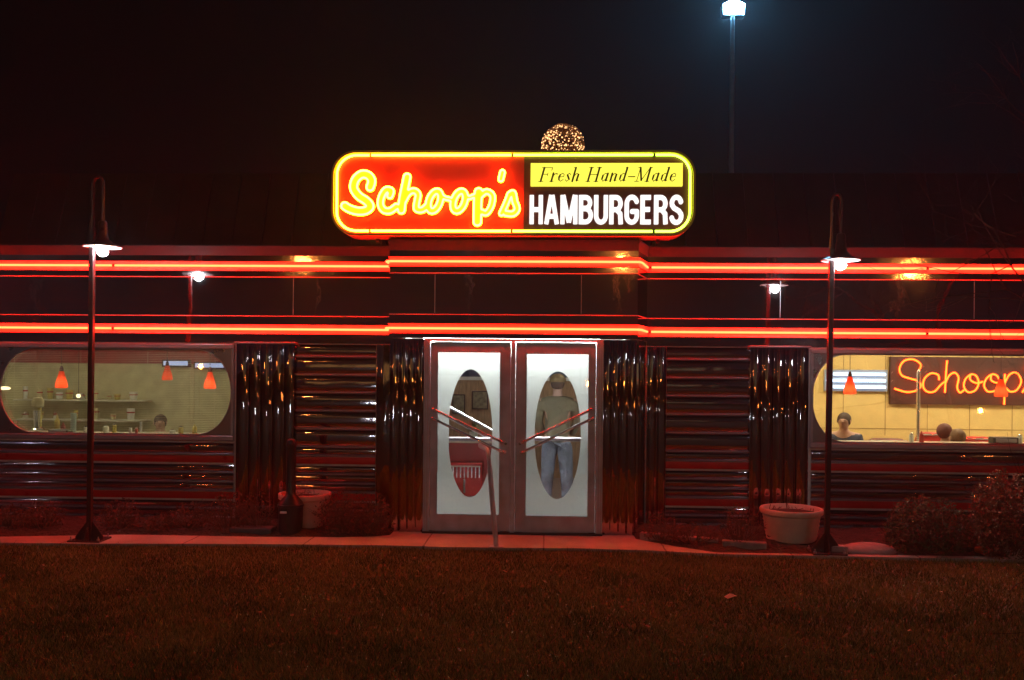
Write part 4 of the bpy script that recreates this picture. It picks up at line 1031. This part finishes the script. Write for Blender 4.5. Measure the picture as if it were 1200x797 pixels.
# ================================================================== LAMP POSTS
def lamp_post(px, py, top, headpx, lab, lean):
    g0 = G(px, py, -.0); t = thing('lamp_post', lab, 'lamp post', (g0.x, g0.y, 0), 'gooseneck lamp posts on the edge of the walk'); Y = g0.y
    zt = P(px, top, Y).z; gx_, gy_ = g0.x, g0.y
    hx = X(headpx, Y); r = (hx-gx_)/2
    zs = zt-.0; w = .026
    b = MB(); b.box(gx_-w, gx_+w, Y-w, Y+w, .01, zt-.55)
    b.build('pole', M['postpaint'], t, bevel=.008)
    pts = [(gx_, Y, zt-.56)]+[(gx_+r-r*math.cos(a), Y, zt-r*1.6+r*1.6*math.sin(a)) for a in [PI*k/14 for k in range(15)]]+[(hx, Y, zt-.52)]
    MB().tube([(gx_, Y, zt-.6), (gx_, Y, zt-.45)], .026, 12).build('pole_sleeve', M['postpaint'], t)
    MB().tube(pts, .019, 12).build('gooseneck', M['postpaint'], t)
    zh = P(headpx, 289 if px < 600 else 304.5, Y).z
    c = Vector((hx, Y, zh))
    MB().lathe([(.02,.27),(.035,.265),(.045,.24),(.045,.18),(.05,.165),(.05,.13),(.062,.08),(.10,.04),(.165,.014),(.19,0),(.187,-.006)], c, 32).build('shade', M['shade'], t)
    MB().lathe([(.19,-.008),(.06,.008),(0,.012)], c, 32).build('shade_lining', mat('white_lining', (.85,.85,.85), .5), t)
    sc3 = MB().ball((c.x, c.y, c.z-.048), .055, 20, 14, (1,1,1)); sc3.build('bulb', M['bulb'], t)
    MB().box(gx_-.17, gx_+.17, Y-.13, Y+.13, .0, .016).build('base_plate', M['postpaint'], t, bevel=.003)
    q = MB()
    for s in (-1, 1):
        q.prism([(gx_+s*w, .017), (gx_+s*.15, .017), (gx_+s*.15, .035), (gx_+s*w, .20)][::s], Y-.006, Y+.006)
        q.add([(gx_-.006, Y+s*w, .017), (gx_-.006, Y+s*.12, .017), (gx_-.006, Y+s*w, .19), (gx_+.006, Y+s*w, .017), (gx_+.006, Y+s*.12, .017), (gx_+.006, Y+s*w, .19)], [(0,1,2),(5,4,3),(0,3,4,1),(1,4,5,2),(2,5,3,0)])
    q.build('gusset', M['postpaint'], t, smooth=False)
    n = MB()
    for sx in (-1, 1):
        for sy in (-1, 1): n.lathe([(.016,.016),(.016,.032),(.008,.034),(.008,.055),(0,.056)], (gx_+sx*.145, Y+sy*.10, 0), 6)
    n.build('anchor_nut', M['trim'], t)
    t.rotation_euler = (0, lean, 0)
M['shade'] = mat('dark_red_shade', (.09, .03, .03), .3, .3)
lamp_post(105, 633, 207, 119, 'black gooseneck lamp post in front of the window with blinds', 0)
lamp_post(968.5, 648, 227, 981, 'black gooseneck lamp post in front of the window with the neon sign', R(.5))

# distant floodlight mast
FY = 14.; f0 = P(857, 203, FY); ftop = P(859.5, 20, FY)
mast = thing('floodlight_mast', 'tall grey floodlight mast rising behind the roof with a glaring white lamp', 'floodlight', (f0.x, FY, 0))
MB().tube([(f0.x, FY, 0), (f0.x, FY, ftop.z)], [.10, .06], 16).build('pole', mat('galvanised_pole', (.45, .48, .5), .5, .2), mast)
fc = P(860, 10, FY); 
MB().tube([(f0.x, FY, ftop.z), (fc.x, FY, fc.z)], .04, 8).build('bracket', M['trim'], mast)
hb = MB().prism([(fc.x-.31, fc.z-.2), (fc.x+.31, fc.z-.2), (fc.x+.33, fc.z+.13), (fc.x+.12, fc.z+.24), (fc.x-.12, fc.z+.24), (fc.x-.33, fc.z+.13)], FY-.02, FY+.25).build('housing', M['trim'], mast, bevel=.02)
MB().prism([(fc.x-.27, fc.z-.17), (fc.x+.27, fc.z-.17), (fc.x+.29, fc.z+.11), (fc.x+.10, fc.z+.20), (fc.x-.10, fc.z+.20), (fc.x-.29, fc.z+.11)], FY-.04, FY-.021).build('lamp', emit('floodlight_white', (.2, .58, 1.0), 380), mast)

# ================================================================== FOREGROUND OBJECTS
# handrail post by the left door
h0 = G(581.5, 641.5); hr = thing('handrail', 'slim chrome handrail post leaning in front of the entrance doors', 'handrail', (h0.x, h0.y, 0))
topp = P(573.5, 545, h0.y+.10); wallp = Vector((X(566, bay-.06), bay-.03, .985))
pth = smoothpath([h0+Vector((0,0,.01)), h0.lerp(topp, .5), topp, Vector((topp.x-.02, topp.y+.04, .955)), Vector((topp.x-.04, topp.y+.13, .985)), Vector((wallp.x-.02, -.62, .985))], 6)
b = MB()
b.tube(pth, [.036*(1 if i < 12 else .8) for i in range(len(pth))], 10, flat=.75)
b.build('rail', mat('worn_rail', (.5, .52, .55), .35, .5), hr)
MB().box(h0.x-.07, h0.x+.07, h0.y-.05, h0.y+.05, .0, .012).build('foot_plate', M['trim'], hr, bevel=.003)
# smoking bin
s0 = G(336, 628.3); s0.y += .14; sb = thing('ash_bin', 'black smokers bin with long neck and cone top by the terracotta planter', 'ash bin', (s0.x, s0.y, 0))
MB().lathe([(.118,0),(.125,.006),(.135,.30),(.143,.305),(.143,.325),(.13,.33)], s0, 32).build('bin_base', M['binm'] if 'binm' in M else mat('black_plastic', (.022,.022,.024), .45), sb)
MB().lathe([(.135,.331),(.13,.345),(.06,.43),(.052,.45),(.05,.95),(.055,.97),(.058,1.0),(.04,1.035),(0,1.05)], s0, 28).build('neck', mat('black_neck_plastic', (.03,.026,.027), .4), sb)
MB().box(s0.x-.075, s0.x-.005, s0.y-.148, s0.y-.128, .245, .265).build('sticker', whit, sb)
# planters
def planter(px, py_base, rimr, botr, h, m, lab, soilm):
    g0 = G(px, py_base); g0.y += botr; t = thing('planter', lab, 'planter', (g0.x, g0.y, .0)); z0 = .0
    pr = [(botr, 0), (botr*1.01, .01)]
    n = 14
    for i in range(n+1):
        f = i/n; rr = botr+(rimr*.90-botr)*f**.8; pr.append((rr+(.004 if i % 2 else -.002), .02+(h*.80-.02)*f))
    pr += [(rimr*.93, h*.82), (rimr*.99, h*.86), (rimr, h*.92), (rimr, h*.97), (rimr*.98, h), (rimr*.90, h), (rimr*.87, h*.96), (rimr*.84, h*.85)]
    MB().lathe(pr, g0, 48).build('pot', m, t)
    b = MB(); nr = 8; vs = []; fs = []
    b.lathe([(rimr*.86, h*.86), (rimr*.6, h*.89), (rimr*.3, h*.93), (0, h*.93)], g0, 24); b.build('soil', M['mulch'], t)
    tw = MB()
    for i in range(26):
        a = random.random()*2*PI; r0 = random.random()*rimr*.7; p0 = g0+Vector((math.cos(a)*r0, math.sin(a)*r0, h*.88)); d = Vector((random.gauss(0,.5), random.gauss(0,.5), random.uniform(.2,1))).normalized()
        l = random.uniform(.03,.10); tw.tube([p0, p0+d*l*.5, p0+d*l+Vector((random.gauss(0,.015), 0, 0))], .0035, 4)
    tw.build('dead_stems', soilm, t)
dead = mat('dead_stem', (.16, .09, .06), .8)
planter(351, 622.5, .30, .215, .40, mat('terracotta', (.68, .44, .34), .8, bump=.003, bscale=40), 'round ribbed terracotta planter beside the black ash bin', dead)
planter(935, 640.5,   .33, .25, .365, mat('beige_clay', (.6, .53, .41), .8, bump=.003, bscale=40), 'wide beige planter beside a lamp post base', dead)
# plants -------------------------------------------------------------
leaf_red = mat('russet_leaf', (.14, .06, .035), .7, var=.5, vscale=30); twigm = mat('twig', (.13, .085, .06), .8)
leaf_green = mat('dark_green_leaf', (.035, .065, .02), .6, var=.4, vscale=20); leaf_olive = mat('olive_leaf', (.09, .075, .03), .6, var=.4, vscale=20)
def clump(px, py, w, h, depth, lab, lm, nt_=60, nl=500, name='dry_shrub', cat='shrub', group='dried shrubs in the beds along the diner', leaf=.014):
    g0 = G(px, py, .02); t = thing(name, lab, cat, (g0.x, g0.y, .0), group)
    tw = MB(); lf_ = MB()
    for i in range(nt_):
        a = random.random()*2*PI; q = math.sqrt(random.random()); ex = Vector((math.cos(a)*q*w/2, math.sin(a)*q*depth/2, 0)); hh = h*(1-.5*q*q)*random.uniform(.55, 1.08)
        p0 = g0+ex*.35; p1 = g0+ex*.8+Vector((0,0,hh*.55)); p2 = g0+ex*1.05+Vector((random.gauss(0,.03), random.gauss(0,.03), hh))
        pts = smoothpath([p0, p1, p2], 3); tw.tube(pts, [.0045, .004, .0035, .003, .0025, .002, .0015][:len(pts)], 4)
        for k in range(2):
            s = p1.lerp(p2, random.random()); e_ = s+Vector((random.gauss(0,.06), random.gauss(0,.06), random.uniform(.02,.08))); tw.tube([s, e_], .0016, 3)
    for i in range(nl):
        a = random.random()*2*PI; el = random.random(); rr = (.55+.5*random.random()); zz = random.random()
        prof = math.sqrt(max(0, 1-(zz-.35)**2/.5)); bump_ = 1+.18*math.sin(a*3+px)+.12*math.sin(a*5+zz*7)
        c = g0+Vector((math.cos(a)*w/2*prof*rr*bump_, math.sin(a)*depth/2*prof*rr, h*zz*(.9+.15*math.sin(a*4+px))))
        d = Vector((random.gauss(0,1), random.gauss(0,1), random.gauss(0,1))).normalized(); u = d.orthogonal().normalized(); s = leaf*random.uniform(.6, 1.5)
        lf_.add([c-d*s, c+u*s*.45, c+d*s, c-u*s*.45], [(0,1,2,3)])
    tw.build('stems', twigm, t); lf_.build('foliage', lm, t, smooth=False)
    return t
cl = [(12,618,.5,.26,'low reddish dried shrub at the outer end of the blinds window'),(50,619,.42,.30,'low dried shrub on the outer side of the lamp post before the blinds window'),(140,619,.5,.32,'dried shrub between the lamp post base and the smallest shrub'),
 (188,620,.34,.16,'smallest low shrub below the middle of the window with blinds'),(222,619,.5,.28,'dried shrub between the smallest shrub and the fluted pilaster'),(268,621,.5,.42,'taller dried shrub in front of the pilaster by the window with blinds')]
for a in cl: clump(a[0], a[1], a[2], a[3], .4, a[4], leaf_red, 55, 520)
clump(300, 620, .4, .42, .35, 'dried shrub by the ash bin', leaf_red, 40, 260)
clump(402, 623, .62, .44, .5, 'dense russet shrub beside the terracotta planter', leaf_red, 90, 1100)
clump(437, 624, .45, .42, .45, 'russet shrub against the side of the entrance bay', leaf_red, 60, 700)
clump(775, 632, .4, .28, .35, 'low dried shrub next to the first edging stone', leaf_red, 40, 300)
clump(812, 636, .6, .20, .35, 'sprawling low dried shrub behind the second edging stone', leaf_red, 70, 420)
clump(868, 638, .5, .42, .35, 'dried shrub next to the beige planter', leaf_red, 50, 330)
clump(1083, 643, .82, .52, .7, 'rounded dark green bush below the window with the neon sign', leaf_green, 110, 5200, 'bush', 'bush', 'green bushes in the bed', .016)
clump(1183, 648, .85, .80, .8, 'tall olive bush beside the rounder green bush', leaf_olive, 130, 7500, 'bush', 'bush', 'green bushes in the bed', .017)
# edging stones along the bed
es = [(748,632.5,790,636),(792,637,842,640.5),(845,642.5,900,645.5),(965,648,995,649.5)]
wh = ['first edging stone, next to the entrance bay', 'second edging stone from the entrance bay', 'third edging stone, next to the beige planter', 'edging stone at the foot of the lamp post by the beige planter']
for (a, b_, c_, d_), lab in zip(es, wh):
    p, q = G(a, b_), G(c_, d_); dr = (q-p).normalized(); nn = Vector((-dr.y, dr.x, 0)); mid_ = (p+q)/2+nn*.06
    o = MB().obox(mid_+Vector((0,0,.025)), dr, nn, (0,0,1), (q-p).length/2-.01, .05, .05).build('edging_stone', M['stone'], bevel=.012, smooth=False, origin=mid_)
    tag(o, lab, 'edging stone', 'edging stones along the bed')
p = G(296, 627); o = MB().box(p.x-.27, p.x+.2, p.y+.02, p.y+.2, -.01, .07).build('edging_stone', mat('dark_slab', (.1,.1,.11), .7, bump=.01), bevel=.015, smooth=False, origin=p); tag(o, 'flat dark stone slab behind the black ash bin', 'edging stone')
p = G(1022, 649.5); b = MB(); b.ball((p.x, p.y+.12, .0), .3, 28, 10, (1, .45, .32)); o = b.build('garden_stone', mat('pinkish_stone', (.4,.3,.3), .7, bump=.01), origin=p); tag(o, 'smooth low rounded stone between a lamp post and the green bush', 'stone')
p = G(1146, 650); o = MB().lathe([(.028,0),(.04,.09),(.042,.092),(.036,.09),(.03,.01)], (0,0,0), 18).build('paper_cup', mat('orange_cup', (.55,.14,.04), .6)); o.location = (p.x, p.y+.04, .045); o.rotation_euler = (R(88), 0, R(30)); tag(o, 'orange paper cup lying beside the olive bush', 'cup')
p = G(1190, 653); o = MB().box(p.x-.05, p.x+.2, p.y, p.y+.12, -.01, .06).build('edging_stone', mat('pale_block', (.5,.47,.44), .8, bump=.006), bevel=.01, smooth=False, origin=p); tag(o, 'pale block at the foot of the olive bush', 'block')
p = G(857, 705, -.02); b = MB(); b.add([(0,0,0),(.06,.01,.02),(.09,.05,.012),(.03,.06,.03),(-.02,.04,.01),(.04,.03,.035)], [(0,1,5),(1,2,5),(2,3,5),(3,4,5),(4,0,5)]); o = b.build('litter', mat('pale_litter', (.6,.3,.25), .6)); o.location = (p.x-.03, p.y, .0); tag(o, 'scrap of pale litter lying on the lawn', 'litter')

# bare tree at the right edge
def bare_tree(x, y):
    t = thing('bare_tree', 'leafless tree whose thin branches hang before the neon sign window', 'tree', (x, y, -.03)); b = MB(); tr = MB(); random.seed(11)
    def grow(p, d, l, r, lev):
        pts = [p]; q = p; dd = d
        for k in range(4):
            dd = (dd+Vector((random.gauss(0,.13), random.gauss(0,.13), random.gauss(.02,.10)))).normalized(); q = q+dd*l/4; pts.append(q)
        (tr if lev == 0 else b).tube(pts, [r*(1-.12*k) for k in range(5)], 6 if lev < 3 else 3)
        if lev >= 6: return
        for k in range(3 if lev < 4 else 2):
            s = pts[random.choice((2, 3, 4))]; ax = dd.orthogonal().normalized(); ang = random.random()*2*PI
            ax = Matrix.Rotation(ang, 3, dd) @ ax; nd = (dd*.75+ax*random.uniform(.5, .9)).normalized(); grow(s, nd, l*random.uniform(.6,.8), r*.55, lev+1)
    grow(Vector((x, y, -.05)), Vector((-.02, 0, 1)).normalized(), 2.4, .055, 0)
    bk_ = mat('bark', (.05, .035, .03), .9, bump=.01, bscale=30); tr.build('trunk', bk_, t); b.build('branches', bk_, t)
bare_tree(X(1400, -2.0), -2.0)
random.seed(5)

# ================================================================== STREET BEHIND THE PHOTOGRAPHER (reflected in the steel)
def street_lamp(x, y, h, rgb, s, lab, size=.24):
    t = thing('street_lamp', lab, 'street lamp', (x, y, -.02), 'street lamps across the car park mirrored in the steel')
    MB().tube([(x, y, -.02), (x, y, h)], [.09, .05], 10).build('pole', M['postpaint'], t)
    MB().tube([(x, y, h), (x, y+.6, h+.25), (x, y+1.3, h+.3)], .035, 8).build('arm', M['postpaint'], t)
    MB().box(x-.16, x+.16, y+1.2, y+1.9, h+.26, h+.38).build('head', M['postpaint'], t, bevel=.03)
    MB().box(x-size/2, x+size/2, y+1.3, y+1.3+size, h+.18, h+.255).build('lamp', emit('street_lamp_glow', rgb, s), t)
sod = (1, .30, .05); wht = (.8, .93, 1)
street_lamp(-11, -30, 6.5, sod, 800, 'orange street lamp near the shop with warm lit windows')
street_lamp(4, -38, 7.5, sod, 1100, 'tallest orange street lamp, standing between the two shops')
street_lamp(17, -32, 6.5, sod, 800, 'orange street lamp near the shop with pale lit windows')
street_lamp(-22, -26, 8, wht, 460, 'white street lamp beyond the warm lit shop corner')
street_lamp(-3, -24, 8, wht, 460, 'white street lamp at the car park edge between the shops')
street_lamp(10, -26, 8, wht, 460, 'white street lamp in front of the pale lit shop')
def bollard(x, y, h, rgb, s, lab):  # unseen low lights added to put streaks into the fluted steel
    t = thing('added_bollard_light', lab, 'added bollard light', (x, y, -.02), 'added low lights mirrored in the steel')
    MB().tube([(x, y, -.02), (x, y, h-.16)], .06, 12).build('post', M['postpaint'], t)
    MB().tube([(x, y, h-.159), (x, y, h-.02)], .05, 12).build('lamp', emit('streak_light_glow', rgb, s), t)
    MB().lathe([(.07, h-.019), (.07, h), (.03, h+.03), (0, h+.035)], (x, y, 0), 16).build('cap', M['postpaint'], t)
bollard(-14, -24, 2.0, sod, 340, 'added orange low light by the car park near the warm lit shop')
bollard(-5.5, -18, .55, wht, 140, 'added white low light by the car park near the warm lit shop')
bollard(1.5, -21, 1.5, sod, 300, 'added orange low light in the middle of the car park edge')
bollard(8, -17.5, 2.3, wht, 160, 'added white low light in front of the pale lit shop')
bollard(15, -20, .7, sod, 300, 'added orange low light beyond the pale lit shop')
# lit shop across the road
for (x, w, rgb, s, lab) in ((-16, 5, (1, .5, .15), .3, 'low shop with warm lit windows across the road'), (9, 6, (1, .75, .4), .15, 'low shop with pale lit windows across the road')):
    t = thing('shop_building', lab, 'shop', (x, -64, -.03))
    MB().box(x-w, x+w, -68, -64, -.03, 4).build('wall', M['black'], t, bevel=.03)
    MB().box(x-w-.3, x+w+.3, -68.3, -63.4, 4.002, 4.4).build('roof', M['roof'], t, bevel=.03)
    for k in range(3):
        a = x-w+.6+k*(2*w-.8)/3; f_ = MB().box(a, a+(2*w-2)/3, -64.0, -63.93, .9, 2.9).build('window', M['frame'], t, bevel=.01)
        MB().box(a+.1, a+(2*w-2)/3-.1, -63.925, -63.91, 1.0, 2.8).build('lit_pane', emit('lit_window', rgb, s), f_)

# ------------------------------------------------------------------ every loose piece of these parts becomes a part of its own
SPLIT = {'frame_groove','tube_end','seam','gusset','anchor_nut','bracket','hanger','wire','shoes','eyes','wall_joint','cord','back_wall','vestibule_wall','partition','wall','grille','glazing_bead'}
SING = {'shoes': 'shoe', 'eyes': 'eye', 'grille': 'grille_bar'}
for o in list(bpy.data.objects):
    bn = o.name.split('.')[0]
    if o.type != 'MESH' or bn not in SPLIT: continue
    me = o.data; nv = len(me.vertices); par = list(range(nv))
    def find(a):
        while par[a] != a: par[a] = par[par[a]]; a = par[a]
        return a
    for e_ in me.edges:
        a, b_ = find(e_.vertices[0]), find(e_.vertices[1])
        if a != b_: par[a] = b_
    isl = {}
    for p in me.polygons: isl.setdefault(find(p.vertices[0]), []).append(p)
    nm = SING.get(bn, bn)
    if len(isl) < 2: o.name = nm; continue
    for k, ps in isl.items():
        mp_ = {}; vs = []; fs = []
        for p in ps:
            f = []
            for vi in p.vertices:
                if vi not in mp_: mp_[vi] = len(vs); vs.append(me.vertices[vi].co[:])
                f.append(mp_[vi])
            fs.append(f)
        nm_ = bpy.data.meshes.new(nm); nm_.from_pydata(vs, [], fs); nm_.materials.append(me.materials[0])
        for p, q in zip(nm_.polygons, ps): p.use_smooth = q.use_smooth
        nm_.set_sharp_from_angle(angle=R(35))
        c_ = bpy.data.objects.new(nm, nm_); C.objects.link(c_); c_.parent = o.parent; c_.location = o.location
        for md in o.modifiers:
            if md.type == 'BEVEL': b2 = c_.modifiers.new('bevel', 'BEVEL'); b2.width = md.width; b2.segments = 2; b2.limit_method = 'ANGLE'
    bpy.data.objects.remove(o)

# ================================================================== HAZE
hz = MB().box(-26, 26, -72, 22, -1.1, 15.5).build('haze', None or mat('tmp_haze', (1,1,1)), smooth=False)  # air volume added in place of lens bloom around sign and lamps
hm, nt = newmat('glow_haze'); o_ = N(nt, 'ShaderNodeOutputMaterial'); v_ = N(nt, 'ShaderNodeVolumePrincipled'); v_.inputs['Color'].default_value = (.9, .9, .92, 1)
v_.inputs['Density'].default_value = .0022; v_.inputs['Anisotropy'].default_value = .6; nt.links.new(v_.outputs[0], o_.inputs['Volume'])
hz.data.materials.clear(); hz.data.materials.append(hm); tag(hz, kind='stuff'); hz['label'] = 'thin haze added for the glow around the neon and lamps'; hz['category'] = 'haze'

# ================================================================== WORLD
w = bpy.data.worlds.new('World'); sc.world = w; w.use_nodes = True; nt = w.node_tree; nt.nodes.clear(); L = nt.links
out = N(nt, 'ShaderNodeOutputWorld'); bg = N(nt, 'ShaderNodeBackground'); L.new(bg.outputs[0], out.inputs[0])
tc = N(nt, 'ShaderNodeTexCoord'); sx = N(nt, 'ShaderNodeSeparateXYZ'); L.new(tc.outputs['Generated'], sx.inputs[0])
rp = N(nt, 'ShaderNodeValToRGB'); L.new(sx.outputs[2], rp.inputs[0])
el = rp.color_ramp.elements; el[0].position = 0; el[0].color = (.011, .008, .013, 1); el[1].position = .5; el[1].color = (.0010, .0007, .0009, 1)
e2 = el.new(.12); e2.color = (.0015, .0009, .0012, 1)
L.new(rp.outputs[0], bg.inputs[0]); bg.inputs[1].default_value = 1.0

# ================================================================== RENDER
sc.view_settings.view_transform = 'Standard'; sc.view_settings.look = 'None'; sc.view_settings.exposure = 0; sc.view_settings.gamma = 1
cy_ = sc.cycles; cy_.use_denoising = True
try: cy_.denoiser = 'OPENIMAGEDENOISE'
except Exception: pass
cy_.max_bounces = 8; cy_.diffuse_bounces = 3; cy_.glossy_bounces = 5; cy_.transmission_bounces = 4; cy_.transparent_max_bounces = 12; cy_.volume_bounces = 0
cy_.sample_clamp_indirect = 6; cy_.sample_clamp_direct = 0; cy_.use_light_tree = True; cy_.caustics_reflective = True
